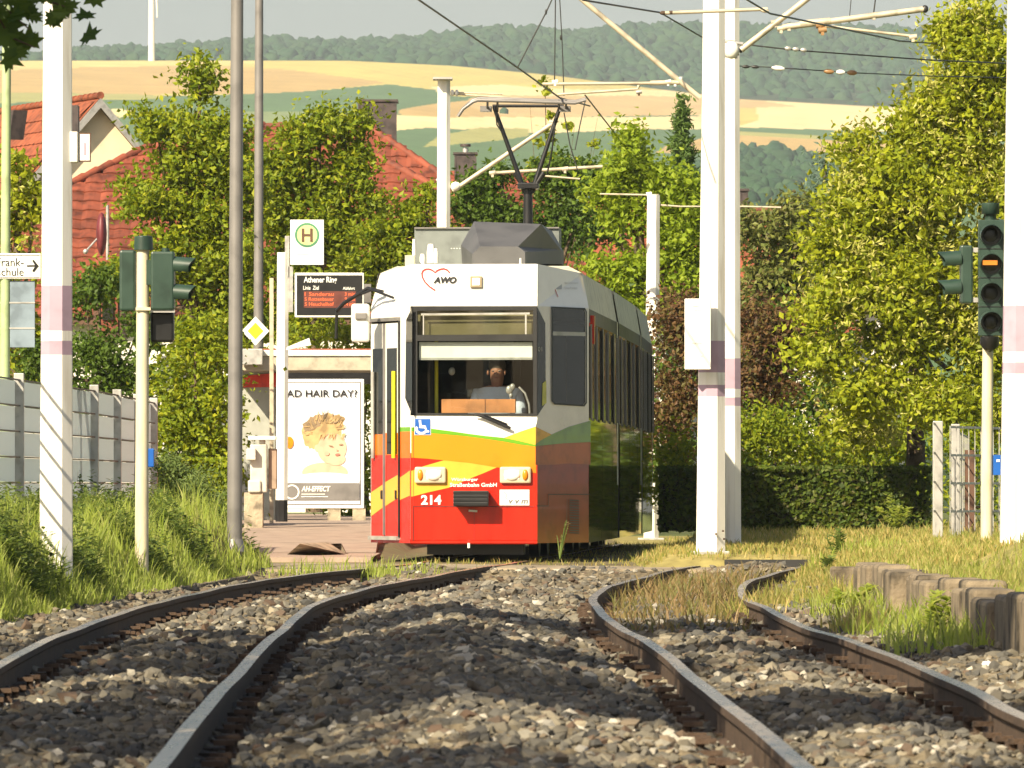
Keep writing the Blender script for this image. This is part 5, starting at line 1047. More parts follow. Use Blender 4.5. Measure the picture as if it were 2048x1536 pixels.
put_text(ar, 'AH-EFFECT', pp(603, 983, 4), pp(661, 983, 4)-pp(603, 983, 4), pp(603, 972, 4)-pp(603, 983, 4), signw, bold=.03, shear=.2); ar.poly([pp(603, 989, 4), pp(650, 989, 4), pp(650, 987.5, 4), pp(603, 987.5, 4)], signw); ar.poly([pp(603, 994, 4), pp(656, 994, 4), pp(656, 992.5, 4), pp(603, 992.5, 4)], signw)
n = 26; c0 = (584, 984); vs = [pp(c0[0]+math.cos(2*math.pi*i/n)*r, c0[1]+math.sin(2*math.pi*i/n)*r, 4) for i in range(n) for r in (12, 15)]; ar.add(vs, [(2*i, 2*i+1, (2*i+3) % (2*n), (2*i+2) % (2*n)) for i in range(n)], signw)
ar.build('picture', pst)
# vending machine
D = 98; x0 = X_(497, D); t = thing('ticket_machine', 'pale grey ticket machine with a small hood standing by the shelter panel', 'ticket machine', (X_(520, D), D, .36))
gm = mat('machine_grey', (.50, .50, .44), .45, var=.08)
MB().box(X_(488, D), X_(526, D), D, D+.25, .33, Z_(985, D), conc).build('plinth', t, bevel=.01)
MB().box(X_(500, D), X_(534, D), D, D+.22, Z_(985, D), Z_(888, D), gm).box(X_(496, D), X_(522, D), D-.04, D, Z_(985, D), Z_(960, D), gm).build('cabinet', t, bevel=.02)
MB().box(X_(497, D), X_(552, D), D-.06, D+.3, Z_(880, D), Z_(872, D), signw).box(X_(518, D), X_(530, D), D, D+.2, Z_(888, D), Z_(880, D), gm).build('hood', t, bevel=.01)
MB().box(X_(493, D), X_(512, D), D-.12, D, Z_(920, D), Z_(897, D), gm).build('screen_box', t, bevel=.01)
MB().box(X_(536, D), X_(553, D), D+.1, D+.35, Z_(978, D), Z_(897, D), mat('bin_brown', (.30, .22, .16), .6)).build('side_box', t, bevel=.01)
# tall thin grey pole beside shelter and small cabinet beyond
D = 102; MB().box(X_(539, D), X_(547, D), D, D+.05, .41, Z_(556, D), tubem).build('info_post', loc=(X_(543, D), D, .41), label='thin beige upright post just left of the white stop mast', cat='post')
MB().prism([P(572, 700, 104), P(622, 690, 104), P(618, 676, 104), P(574, 694, 104)], (0, .3, .0), signw).build('light_panel', loc=P(600, 700, 104), label='tilted white panel lying on the shelter roof beside the stop mast', cat='panel')
# flowers / red stems by the fence
# ================================================================== TRAM
YAW = 3.3; TX, TY = -.394, 79.2
tram = thing('tram', 'articulated tram in red, orange, green and white with the number 214, coming towards the camera', 'tram', (TX, TY, 0), R(-YAW), local=True)
TM = Matrix.Translation((TX, TY, 0))@Matrix.Rotation(R(-YAW), 4, 'Z'); TI = TM.inverted(); camL = TI@Vector((0, 0, CZ))
def ray(U, V): return (TI.to_3x3()@Vector(((U-1024)/F, 1, (HV-V)/F))).normalized()
class Pl:
    def __init__(s, a, b, c):      # three points, x axis a->b
        s.o = Vector(a); s.ex = (Vector(b)-s.o).normalized(); n = s.ex.cross(Vector(c)-s.o).normalized(); s.n = n if n.dot(camL-s.o) > 0 else -n; s.ez = s.n.cross(s.ex)
        if s.ez.z < 0: s.ez = -s.ez
    def p(s, U, V, off=0):
        d = ray(U, V); t = (s.o-camL).dot(s.n)/d.dot(s.n); return camL+d*t+s.n*off
    def L(s, pts, off=0): return [s.p(u, v, off) for u, v in pts]
    def proj(s, q, off=0): return q-s.n*((q-s.o).dot(s.n))+s.n*off
A, B_, Lc, Rc = (-.655, 0), (.655, 0), (-1.14, 1.0), (1.14, 1.0)
At, Bt, Lt, Rt = (-.64, .05), (.655, .05), (-1.06, 1.06), (1.07, 1.06)
z0, zs, zw, zt = .32, 1.60, 2.765, 3.2
ztl = 3.13
v3 = lambda a, z: Vector((a[0], a[1], z))
FP = Pl(v3(A, 0), v3(B_, 0), v3(A, 1)); FT = Pl(v3(A, zw), v3(B_, zw), v3(At, zt)); BR = Pl(v3(B_, 0), v3(Rc, 0), v3(B_, 1)); BL = Pl(v3(Lc, 0), v3(A, 0), v3(Lc, 1)); BRT = Pl(v3(B_, zw), v3(Rc, zw), v3(Rt, ztl))
tw_ = mat('tram_white', (.84, .83, .79), .22, var=.02, coat=.4); tgrey = mat('tram_offwhite', (.74, .72, .66), .3, var=.03, coat=.2)
tred = mat('tram_red', (.58, .018, .008), .22, var=.09, coat=.4, scale=2.5, stretch=(3, 3, .8)); tor = mat('tram_orange', (.58, .15, .01), .2, var=.03, coat=.5); toy = mat('tram_amber', (.62, .235, .012), .2, var=.04, coat=.5, scale=1.5, col2=(.60, .18, .01))
tye = mat('tram_yellow', (.72, .40, .05), .2, var=.03, coat=.5); tgr = mat('tram_green', (.13, .34, .02), .2, var=.03, coat=.5); tshade_green = mat('tram_shade_green', (.14, .27, .02), .07, var=.1, coat=.9); tshade_red = mat('tram_shade_red', (.24, .03, .01), .08, var=.1, coat=.5)  # last two: red and green with the right side's shade in the colour
trefl_olive = mat('tram_reflected_olive', (.44, .46, .05), .06, var=.15, coat=1.0, scale=.6); troof = mat('tram_roof_grey', (.55, .54, .42), .6, var=.12); boxg = mat('roof_box_grey', (.085, .085, .09), .55, var=.1, scale=3); boxl = mat('roof_panel_grey', (.16, .18, .175), .6, var=.1)  # olive paints the grass reflection into the right side
cab = mat('cab_interior', (.035, .035, .035), .8, var=.2); seal = mat('window_seal', (.015, .015, .015), .5); frm = mat('window_frame_grey', (.42, .41, .38), .4, .3)
hazeg = mat('handrail_yellow', (.75, .68, .02), .4)
body = MB()
# lower front + bevels, full painted base; openings left for the windscreen and bevel window
front_lo = [v3(A, z0), v3(B_, z0), v3(B_, zs), v3(A, zs)]; body.poly(front_lo, tred)
body.poly([v3(A, zw), v3(B_, zw), v3(Bt, zt), v3(At, zt)], tw_)
winR = BR.L([(1104, 616), (1168, 620), (1170, 626), (1170, 804), (1165, 810), (1108, 806), (1104, 800)])
cornR = BR.L([(1075, 618), (1088, 645), (1089, 806), (1075, 830)]); 
body.poly([[v3(B_, zs), v3(Rc, zs-.0), v3(Rc, zw), v3(B_, zw)], winR], tgrey)
body.poly([v3(B_, z0), v3(Rc, z0), v3(Rc, zs), v3(B_, zs)], tshade_red)
body.poly([v3(B_, zw), v3(Rc, zw), v3(Rt, ztl), v3(Bt, zt)], tw_)
body.poly([v3(Lc, zw), v3(A, zw), v3(At, zt), v3(Lt, ztl)], tw_)
body.poly([v3(A, z0), v3(Lc, z0), v3(Lc, .36), v3(A, .36)], tred)
# left bevel: frame around the doorway
dl, dr_, dtop = -.0, .0, 0
def bl(s, z, off=0): p = v3(Lc, z).lerp(v3(A, z), s); return p+BL.n*off
DS0, DS1 = .02, .72      # doorway span along the left bevel
body.poly([bl(0, .36), bl(DS0, .36), bl(DS0, 2.62), bl(0, 2.62)], tgrey); body.poly([bl(DS1, .36), bl(1, .36), bl(1, 2.62), bl(DS1, 2.62)], tgrey); body.poly([bl(0, 2.62), bl(1, 2.62), bl(1, zw), bl(0, zw)], tgrey)
# front roof cap
body.poly([v3(At, zt), v3(Bt, zt), v3(Rt, ztl), Vector((.9, 1.5, 3.22)), Vector((-.9, 1.5, 3.22)), v3(Lt, ztl)], troof)
# livery swooshes (each a sheet a few mm proud of the one below)
T = lambda x, y: (700+x*.3125, 780+y*.3125)
def deco(pl, pts, m, k): body.poly(pl.L([T(*q) for q in pts], .003*k), m)
zA = FP.p(900, 831).z
body.poly([Vector((-.655, -.0015, zs)), Vector((.655, -.0015, zs)), Vector((.655, -.0015, zs-.35)), Vector((-.655, -.0015, zs-.35))], tw_)
gtop = [(392, 238), (480, 243), (560, 252), (650, 264), (760, 280), (870, 294), (980, 305), (1080, 325), (1192, 352)]; gbot = [(1192, 362), (1090, 350), (980, 330), (860, 312), (740, 296), (620, 285), (520, 277), (392, 264)]
obot = [(1192, 532), (1080, 516), (940, 495), (850, 480), (760, 466), (600, 450), (500, 440), (392, 433)]
deco(FP, [(1192, 232), (1090, 266), (985, 306), (1080, 325), (1192, 352)], tye, 1); deco(FP, gtop+gbot, tgr, 2); deco(FP, gbot[::-1]+obot, toy, 1.5)
deco(FP, [(392, 518), (470, 488), (600, 450), (760, 466), (850, 480), (940, 495), (860, 530), (780, 562), (630, 626), (500, 655), (392, 684)], tye, 1)
# clean edges: red base already there; white above the green line
deco(BR, [(1186, 235), (1286, 285), (1225, 318), (1186, 345)], mat('tram_shade_yellow', (.60, .34, .03), .2, coat=.4), 2); deco(BR, [(1186, 332), (1290, 284), (1400, 235), (1538, 196), (1538, 335), (1360, 342), (1186, 362)], tshade_green, 1)  # right bevel yellow and green are darkened copies for its shaded face
deco(BR, [(1186, 358), (1360, 342), (1538, 332), (1538, 478), (1400, 470), (1300, 478), (1186, 480)], mat('tram_shade_orange', (.36, .09, .015), .15, coat=.4), 1)  # orange darkened in colour for the shaded bevel
body.poly([BR.proj(v3(B_, zs), .001), BR.proj(v3(Rc, zs), .001), BR.p(*T(1538, 196), .001), BR.p(*T(1400, 235), .001), BR.p(*T(1290, 284), .001), BR.p(*T(1186, 240), .001)], tgrey)
# panel seams
def seam(pl, pts, w_=.006, k=3.2):
    q = pl.L([T(*p) for p in pts], .003*k)
    for a, b in zip(q[:-1], q[1:]): s = (b-a).normalized().cross(pl.n)*w_; body.add([a-s, b-s, b+s, a+s], [(0, 1, 2, 3)], seal)
seam(FP, [(405, 745), (1178, 747)], .003); seam(FP, [(405, 745), (405, 965)], .003); seam(BR, [(1180, 742), (1265, 742), (1265, 668), (1535, 668)], .004); seam(BR, [(1385, 690), (1380, 900)], .003)
seam(FP, [(795, 750), (795, 960)], .0015)
for x in (820, 560): seam(FP, [(x, 535), (x, 538)], .001)
seam(FP, [(405, 175), (405, 745)], .0015); seam(BR, [(1535, 0), (1535, 190)], .003)
for i in range(14): seam(BR, [(1400, 705+i*16), (1462, 708+i*16)], .006)
# sides: three sections, hinged
def side(mb, x0, y0, yaw, L, sgn, m_lo, last=False):
    pass
secs = []; px, py, yw = 0.0, 1.0, 0.0
for (L, a) in ((6.9, 0.0), (7.3, -.4), (5.6, -1.0)):
    secs.append((px, py, R(yw+a), L)); yw_ = yw+a; px += math.sin(R(yw_))*(L+.45); py += math.cos(R(yw_))*(L+.45)
wbody = []
for si, (sx, sy, a, L) in enumerate(secs):
    q = lambda x, y, z, sx=sx, sy=sy, a=a: Vector((sx+x*math.cos(a)+y*math.sin(a), sy-x*math.sin(a)+y*math.cos(a), z))
    mb = body if si == 0 else MB(); e = 1.14; et = 1.065
    for s in (-1, 1):
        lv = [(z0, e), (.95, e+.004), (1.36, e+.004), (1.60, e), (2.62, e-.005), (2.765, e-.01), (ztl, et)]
        ms = [trefl_olive, trefl_olive, tshade_green, tshade_green, seal, troof]  # right side bands: painted reflection below, shade-darkened green above
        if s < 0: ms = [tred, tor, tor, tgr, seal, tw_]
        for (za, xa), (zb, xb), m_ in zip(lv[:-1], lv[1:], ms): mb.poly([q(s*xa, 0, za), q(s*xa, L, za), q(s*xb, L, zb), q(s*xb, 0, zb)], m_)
    mb.poly([q(-et, 0, ztl), q(et, 0, ztl), q(et, L, ztl), q(-et, L, ztl)], troof); mb.poly([q(-.8, .2, 3.19), q(.8, .2, 3.19), q(.8, L, 3.19), q(-.8, L, 3.19)], troof)
    for s in (-1, 1): mb.poly([q(s*et, 0, ztl), q(s*et, L, ztl), q(s*.8, L, 3.19), q(s*.8, .2, 3.19)], troof)
    mb.poly([q(-e, L, z0), q(e, L, z0), q(et, L, ztl), q(-et, L, ztl)], tgrey)
    if si: mb.poly([q(-e, 0, z0), q(e, 0, z0), q(et, 0, ztl), q(-et, 0, ztl)], cab); mb.build('body_section', tram)
    # floor
    # side windows + pillars + doors
    nwin = 5; doorat = {0: 3, 1: 1, 2: 2}[si]
    for s in (-1, 1):
        for k in range(nwin):
            ya = .15+k*(L-.25)/nwin; yb = ya+(L-.25)/nwin-.14
            if k == doorat and s < 0: z_lo = .42
            else: z_lo = 1.62
            wd = MB(); o_ = s*.012; wd.add([q(s*e+o_, ya, z_lo), q(s*e+o_, yb, z_lo), q(s*(e-.005)+o_, yb, 2.58), q(s*(e-.005)+o_, ya, 2.58), q(s*e-o_, ya, z_lo), q(s*e-o_, yb, z_lo), q(s*(e-.005)-o_, yb, 2.58), q(s*(e-.005)-o_, ya, 2.58)], [(0, 1, 2, 3), (0, 1, 5, 4), (2, 3, 7, 6), (1, 2, 6, 5), (0, 3, 7, 4)], glassd)
            wo = wd.build('side_window', tram)
            if s > 0:
                for yy in (ya, yb):
                    fm = MB(); fm.add([q(e+.014, yy-.035, 1.6), q(e+.03, yy-.035, 1.6), q(e+.03, yy+.035, 1.6), q(e+.014, yy+.035, 1.6), q(e+.009, yy-.035, 2.6), q(e+.025, yy-.035, 2.6), q(e+.025, yy+.035, 2.6), q(e+.009, yy+.035, 2.6)], [(0, 1, 5, 4), (1, 2, 6, 5), (2, 3, 7, 6), (3, 0, 4, 7)], seal if k % 2 else dsteel)
                    fm.build('frame', wo)
    if si == 0:
        rm = MB(); rm.obox(q(1.155, .55, 2.55), (.02, 0, 0), (0, .12, 0), (0, 0, .15), tred); rm.build('side_lamp', tram)
    # door panel strips & pale pillars
    pl_ = MB()
    for yy in ((L-.12,) if si < 2 else (L-.1,)): pl_.add([q(e+.006, yy-.18, z0+.6), q(e+.006, yy+.12, z0+.6), q(e+.001, yy+.12, 2.765), q(e+.001, yy-.18, 2.765)], [(0, 1, 2, 3)], tgrey)
    for yy in (L*.45, L*.8): pl_.add([q(e+.008, yy-.10, z0+.02), q(e+.008, yy+.10, z0+.02), q(e+.008, yy+.10, 1.55), q(e+.008, yy-.10, 1.55)], [(0, 1, 2, 3)], mat('tram_yellowgreen_%d%d' % (si, int(yy)), (.30, .32, .03), .15, coat=.8))
    pl_.build('side_trim', tram)
    # running gear
    ug = MB(); ug.box(0, 0, 0, 0, 0, 0, black)
    for yy in (1.2, 2.9, L-1.6):
        for s in (-1, 1): c = q(s*.46, yy, .44); d_ = q(s*.56, yy, .44); MB().path([c, d_], .29, black, 18).build('wheel', tram)
    c = q(0, L/2, .42); ug.obox(c, (.85, 0, 0), (0, L*.46, 0), (0, 0, .10), black); ug.build('running_gear', tram)
for i in range(2):
    sx, sy, a, L = secs[i]; q = lambda x, y, z: Vector((sx+x*math.cos(a)+y*math.sin(a), sy-x*math.sin(a)+y*math.cos(a), z)); bw = MB()
    for k in range(7): y = L+.02+k*.06; w2 = 1.08-(.05 if k % 2 else 0); bw.add([q(-w2, y, .45), q(w2, y, .45), q(w2, y, 3.08), q(-w2, y, 3.08), q(-w2, y+.06, .45), q(w2, y+.06, .45), q(w2, y+.06, 3.08), q(-w2, y+.06, 3.08)], [(1, 2, 6, 5), (0, 3, 7, 4), (2, 3, 7, 6)], mat('bellows_%d%d' % (i, k), (.16, .16, .14), .8) if k == 0 else blackr)
    bw.build('bellows', tram)
# lettering on the front
Q = lambda x, y: (700+x*.3125, 420+y*.3125)
def text_on(pl, s, u0, v0, u1, v1, m, bold=0, shear=0, off=.012, mb=None):
    a, b, c = pl.p(u0, v1, off), pl.p(u1, v1, off), pl.p(u0, v0, off); put_text(mb or body, s, a, b-a, c-a, m, bold, shear)
text_on(FT, 'AWO', *Q(533, 428), *Q(682, 470), black, .05, .25)
def stroke(mb, pl, pts, w_, m, off=.008, taper=False):
    q = pl.L(pts, off); n = len(q); vs = []
    for i, p in enumerate(q):
        t_ = (q[min(i+1, n-1)]-q[max(0, i-1)]).normalized(); s = t_.cross(pl.n)*w_*(1 if not taper else .35+.65*math.sin(math.pi*(i+.6)/(n+.2))); vs += [p-s, p+s]
    mb.add(vs, [(2*i, 2*i+1, 2*i+3, 2*i+2) for i in range(n-1)], m)
heartm = mat('heart_red', (.55, .03, .03), .4)
stroke(body, FT, [Q(*p) for p in [(545, 515), (510, 492), (480, 462), (463, 430), (460, 405), (468, 388), (485, 379), (505, 378), (525, 385), (545, 400), (555, 390), (575, 380), (600, 376), (622, 384), (638, 402)]], .008, heartm)
stroke(body, BRT, [Q(*p) for p in [(1328, 558), (1305, 500), (1290, 445), (1287, 415), (1295, 402), (1308, 410), (1318, 402), (1330, 412)]], .007, heartm); body.poly(BRT.L([Q(1315, 462), Q(1352, 462), Q(1352, 508), Q(1315, 508)], .008), frm); text_on(BRT, 'Bezirksverband', *Q(1370, 460), *Q(1455, 475), frm, off=.008); text_on(BRT, 'Unterfranken', *Q(1370, 492), *Q(1450, 508), frm, off=.008)
body.poly([FP.p(*T(0, 0))]*0 or FP.L([T(413, 182), T(518, 182), T(518, 288), T(413, 288)], .010), signw); body.poly(FP.L([T(416, 185), T(515, 185), T(515, 285), T(416, 285)], .012), bluem)
for p in ([(440, 192), (455, 192), (458, 225), (485, 228), (492, 255), (508, 262), (506, 272), (488, 270), (478, 245), (446, 243)],): body.poly(FP.L([T(*q) for q in p], .014), signw)
stroke(body, FP, [T(458+32*math.cos(a), 250+27*math.sin(a)) for a in np.linspace(-2.6, -6.0, 18)], .018*.7, signw, .014)
text_on(FP, '214', *T(455, 672), *T(585, 734), signw, .035); text_on(FP, 'Würzburger', *T(648, 562), *T(820, 588), signw, .015); text_on(FP, 'Straßenbahn GmbH', *T(640, 594), *T(940, 620), signw, .02)
body.poly(FP.L([T(958, 638), T(1148, 638), T(1148, 738), T(958, 738)], .010), signw); text_on(FP, 'v v m', *T(1015, 702), *T(1140, 728), dsteel, .03, .2, .013); stroke(body, FP, [T(*p) for p in [(985, 652), (1005, 672), (995, 690), (1012, 700)]], .005, lilac, .013)
stroke(body, FP, [T(*p) for p in [(760, 772), (815, 776)]], .010, signw, .012)
body.build('body', tram)
# windscreen assembly
ws = MB(); E = .012
fr_out = [(826, 613), (1074, 613), (1074, 832), (826, 830)]
dest = [Q(430, 645), Q(1172, 640), Q(1172, 795), Q(430, 800)]; scr = [Q(430, 838), Q(1172, 838), Q(1172, 1302), Q(430, 1300)]
ws.poly([FP.L(fr_out, E)]+[FP.L(dest, E)]+[FP.L(scr, E)], seal)
for lp in (dest, scr):
    a = FP.L(lp, E); b = [p-FP.n*.03 for p in a]; ws.add(a+b, [(i, (i+1) % 4, 4+(i+1) % 4, 4+i) for i in range(4)], frm)
ws.poly([v3(A, FP.p(950, 831).z)+Vector((0, -.001, 0)), v3(B_, FP.p(950, 831).z)+Vector((0, -.001, 0)), v3(B_, zs), v3(A, zs)], tw_)
wf = ws.build('windscreen_frame', tram)
k = MB(); k.poly([p-FP.n*.02 for p in FP.L(scr, E)], glass); k.build('windscreen', wf)
# destination box with its glass and blank olive blind
db = MB(); c = FP.L(dest, -.10); db.poly(c, mat('destination_blind', (.20, .19, .10), .5, var=.15, scale=3)); db.build('destination_blind', tram)
k = MB(); k.poly([p-FP.n*.02 for p in FP.L(dest, E)], glassmat('destination_glass', (.75, .75, .7), .03, fac=.14)); k.build('destination_glass', wf)
k = MB(); stroke(k, FP, [Q(455, 668), Q(1150, 662)], .010, frm, -.0); stroke(k, FP, [Q(1125, 662), Q(1125, 795)], .008, frm, -.0); stroke(k, FP, [Q(470, 668), Q(470, 798)], .006, frm, -.0); k.build('destination_rim', wf)
# black corner glass
k = MB(); k.poly(BR.L([(1073, 614), (1089, 646), (1090, 806), (1073, 832)], .010), glassd); k.poly(BR.L([Q(1225, 1110), Q(1248, 1090), Q(1250, 1235), Q(1222, 1255)], .014), mat('yellow_tag', (.5, .5, .12), .6)); text_on(BR, '01', *Q(1195, 875), *Q(1222, 905), frm, mb=k, off=.014); k.build('corner_glass', tram)
k = MB(); k.poly(BL.L([(826, 614), (814, 640), (812, 796), (826, 830)], .010), glassd); k.build('corner_glass', tram)
# bevel window with frame
k = MB(); oR = BR.L([(1101, 613), (1168, 616), (1172, 624), (1172, 806), (1167, 813), (1107, 809), (1101, 802)], .012); k.poly([oR, [p+BR.n*.012 for p in winR]], seal); stroke(k, BR, [Q(1295, 790), Q(1505, 795)], .02, frm, .008); stroke(k, BR, [Q(1388, 800), Q(1390, 1225)], .006, frm, -.01)
w2 = k.build('cab_side_window', tram); k = MB(); k.poly([p+BR.n*.004 for p in winR], glassmat('tinted_glass', (.30, .24, .2), .02, fac=.02, fmax=.14)); k.build('pane', w2)
# cab interior
k = MB(); cabin = [(-.60, .08), (.60, .08), (1.06, 1.03), (1.06, 2.6), (-1.06, 2.6), (-1.06, 1.03)]
k.prism([Vector((x, y, .95)) for x, y in cabin], (0, 0, -.4), cab); k.prism([Vector((x*.98, y+.03, 2.62)) for x, y in cabin], (0, 0, .04), cab)
k.box(-1.08, 1.08, 2.6, 2.65, .4, 3.05, cab); k.box(-.58, .58, .10, .45, .95, 1.58, cab)
k.box(.3, .34, 1.3, 2.6, 1.0, 2.6, cab); k.tube((-.42, .5, 1.3), (-.42, .5, 2.6), .02, hazeg, 8); k.build('cab_interior', tram)
k = MB(); k.obox((0.0, .8, 1.72), (.25, 0, 0), (0, .05, 0), (0, 0, .28), cab); k.build('driver_seat', tram)
k = MB(); k.poly(FP.L([Q(440, 845), Q(1165, 845), Q(1165, 950), Q(440, 952)], -.05), signw); k.poly(FP.L([Q(440, 945), Q(1165, 943), Q(1165, 958), Q(440, 960)], -.045), frm); k.build('sun_visor', tram)
k = MB(); a, b = FP.p(*Q(582, 1298), -.1), FP.p(*Q(1055, 1298), -.1); c = FP.p(*Q(582, 1210), -.1); k.box(a.x, b.x, a.y-.02, a.y+.12, a.z, c.z, mat('dash_wood', (.52, .22, .08), .6, var=.15, scale=3)); k.box(a.x+.45, a.x+.455, a.y-.024, a.y-.02, a.z, c.z, woodd); k.build('dash_panel', tram)
k = MB()
for (x, y, r_) in ((640, 1030, .035), (1010, 1150, .04), (1030, 1130, .03), (1020, 1185, .022)): p = FP.p(*Q(x, y), -.28); k.ell(p, (r_, .02, r_*1.2), frm, 12, 7)
k.path([FP.p(*Q(1070, 1130), -.3), FP.p(*Q(1110, 1170), -.3), FP.p(*Q(1135, 1240), -.3), FP.p(*Q(1140, 1300), -.3)], .012, steel, 8); k.path([FP.p(*Q(1020, 1190), -.28), FP.p(*Q(1020, 1300), -.28)], .008, frm, 6); k.build('cab_fittings', tram)
# wiper
k = MB(); k.path(FP.L([Q(800, 1312), Q(840, 1318), Q(1000, 1385), Q(1030, 1398)], .05), [.008, .016, .02, .014], black, 6); k.path(FP.L([Q(860, 1312), Q(1010, 1372)], .04), .008, black, 5); k.build('windscreen_wiper', tram)
k = MB(); c = FT.p(*Q(808, 462), .01); ex, ez, n = FT.ex, FT.ez, FT.n; k.obox(c, ex*.062, n*.02, ez*.06, mat('lamp_bezel_brown', (.25, .20, .12), .4)); k.obox(c+n*.018, ex*.04, n*.008, ez*.04, lampw); k.build('top_lamp', tram, bevel=.006)
# headlights
for (x0, x1, l0, l1, a0, a1) in ((415, 615, 485, 590, 434, 470), (960, 1160, 985, 1092, 1104, 1142)):
    p, q = FP.p(*T(x0, 597), .0), FP.p(*T(x1, 492), .0); k = MB(); k.box(p.x, q.x, -.045, .0, p.z, q.z, mat('lamp_bezel_%d' % x0, (.55, .47, .33), .4)); hl = k.build('headlight', tram, bevel=.018)
    p, q = FP.p(*T(l0, 580)), FP.p(*T(l1, 507)); k = MB(); c = (p+q)/2; k.ell((c.x, -.045, c.z), ((q.x-p.x)/2, .03, (q.z-p.z)/2), lampw, 18, 10); k.box(p.x+.01, q.x-.01, -.052, -.04, p.z+.008, q.z-.008, lampw); k.build('lamp_glass', hl, bevel=.01)
    p, q = FP.p(*T(a0, 580)), FP.p(*T(a1, 508)); c = (p+q)/2; k = MB(); k.ell((c.x, -.045, c.z), ((q.x-p.x)/2, .025, (q.z-p.z)/2), amber, 14, 8); k.build('turn_signal', hl)
# coupler cover
p, q = FP.p(*T(675, 742)), FP.p(*T(900, 645)); k = MB(); k.box(p.x, q.x-.02, -.20, 0, p.z, q.z, blackr)
for i in range(4): z = p.z+(q.z-p.z)*(i+.5)/4; k.box(p.x-.01, q.x-.01, -.225, -.20, z-.022, z+.020, black)
k.build('coupler_cover', tram, bevel=.008)
k = MB(); p = FP.p(776, 1088); k.box(-.5, .5, .25, .6, .20, z0+.01, black); k.tube(FP.p(938, 1086, .02), FP.p(938, 1096, .02), .015, signw, 8); k.build('under_shadow', tram)  # black box stands in for the shadow beneath the front
k = MB(); k.add([v3(A, z0+.035)+Vector((0, -.006, 0)), v3(B_, z0+.035)+Vector((0, -.006, 0)), v3(B_, z0-.012)+Vector((0, .02, 0)), v3(A, z0-.012)+Vector((0, .02, 0))], [(0, 1, 2, 3)], tred); k.build('bumper_lip', tram)
# door leaves in the left bevel
def leaf(s0, s1):
    k = MB(); wz0, wz1 = .95, 2.50; f = .045; a0 = s0+f; a1 = s1-f
    def band(za, zb, m_): k.poly([[bl(s0, za, .006), bl(s1, za, .006), bl(s1, zb, .006), bl(s0, zb, .006)]], m_)
    zz = lambda v: BL.p(770, v).z
    k.poly([[bl(s0, zz(866), .006), bl(s1, zz(866), .006), bl(s1, 2.60, .006), bl(s0, 2.60, .006)], [bl(a0, zz(866)+.001, .006), bl(a1, zz(866)+.001, .006), bl(a1, 2.34, .006), bl(a0, 2.34, .006)]], tgrey)
    for (za, zb, m_) in ((.37, zz(910), tred), (zz(910), zz(866), tor)): k.poly([[bl(s0, za, .006), bl(s1, za, .006), bl(s1, zb, .006), bl(s0, zb, .006)]], m_)
    return k, a0, a1, zz
sm = (DS0+DS1)/2+.0
for j, (s0, s1) in enumerate(((DS0, sm-.012), (sm+.012, DS1))):
    k, a0, a1, zz = leaf(s0, s1); 
    # yellow swoosh continues over the door
    U0 = (745, 778)[j]; U1 = (774, 803)[j]; y0t = 985-(U0-745)*.62; y1t = 985-(U1-745)*.62
    k.poly([bl(s0, zz(y0t+48), .009), bl(s1, zz(y1t+46), .009), bl(s1, zz(y1t), .009), bl(s0, zz(y0t), .009)], tye)
    do = k.build('door', tram); g_ = MB(); g_.poly([bl(a0, zz(908 if j == 1 else 868), .010), bl(a1, zz(908 if j == 1 else 868), .010), bl(a1, 2.34, .010), bl(a0, 2.34, .010)], glassd); g_.build('pane', do)
    h_ = MB(); sx_ = a1-.03 if j else a0+.05; h_.path([bl(sx_, 1.2, .03), bl(sx_, 2.1, .03)], .022, hazeg if j else frm, 8); h_.build('handle', do)
    m_ = MB(); p = bl(s1-.06, .82, .012); m_.obox(p, BL.ex*.02, BL.n*.006, (0, 0, .045), black); m_.build('push_button', do)
k = MB(); k.obox(bl(sm, 1.5, .012), BL.ex*.018, BL.n*.012, (0, 0, 1.1), dsteel); k.obox(bl(DS1+.015, 1.5, .008), BL.ex*.012, BL.n*.01, (0, 0, 1.12), black); k.obox(bl(.37, 2.64, .012), BL.ex*.42, BL.n*.015, (0, 0, .018), dsteel); k.obox(bl(.37, .37, .02), BL.ex*.40, BL.n*.02, (0, 0, .02), frm); k.build('door_frame', tram)
# livery on the door jamb next to the front
k = MB(); zf = lambda v: FP.p(826, v).z
for (za, zb, m_) in ((z0, zf(942), tred), (zf(942), zf(916), tred), (zf(916), zf(863), tor), (zf(863), zf(854), tgr)): k.poly([bl(DS1+.03, za, .003), bl(1, za, .003), bl(1, zb, .003), bl(DS1+.03, zb, .003)], m_)
k.poly([bl(DS1+.03, zf(1000)+.0, .005), bl(1, zf(991), .005), bl(1, zf(941), .005), bl(DS1+.03, zf(955), .005)], tye); k.build('jamb_livery', tram)
# mirror
k = MB(); k.path([bl(.35, 2.93, .02), bl(.2, 2.97, .12), bl(.0, 2.82, .3), bl(-.12, 2.74, .33)], .02, black, 8); k.path([bl(.6, 2.86, .01), bl(.35, 2.95, .14), bl(.1, 2.90, .18)], .014, black, 6); k.path([bl(-.12, 2.76, .33), bl(-.14, 2.45, .33)], .016, black, 6)
mr_ = k.build('mirror_arm', tram); Dm_ = 79.8; c = TI@P(721, 646, Dm_); k = MB(); k.obox(c, (.095, 0, 0), (0, .05, 0), (0, 0, .20), tgrey); k.build('mirror', tram, bevel=.03); k = MB(); c2 = TI@P(722, 632, Dm_-.06); k.obox(c2, (.06, 0, 0), (0, .02, 0), (0, 0, .035), dsteel); k.build('mirror_lamp', tram, bevel=.01)
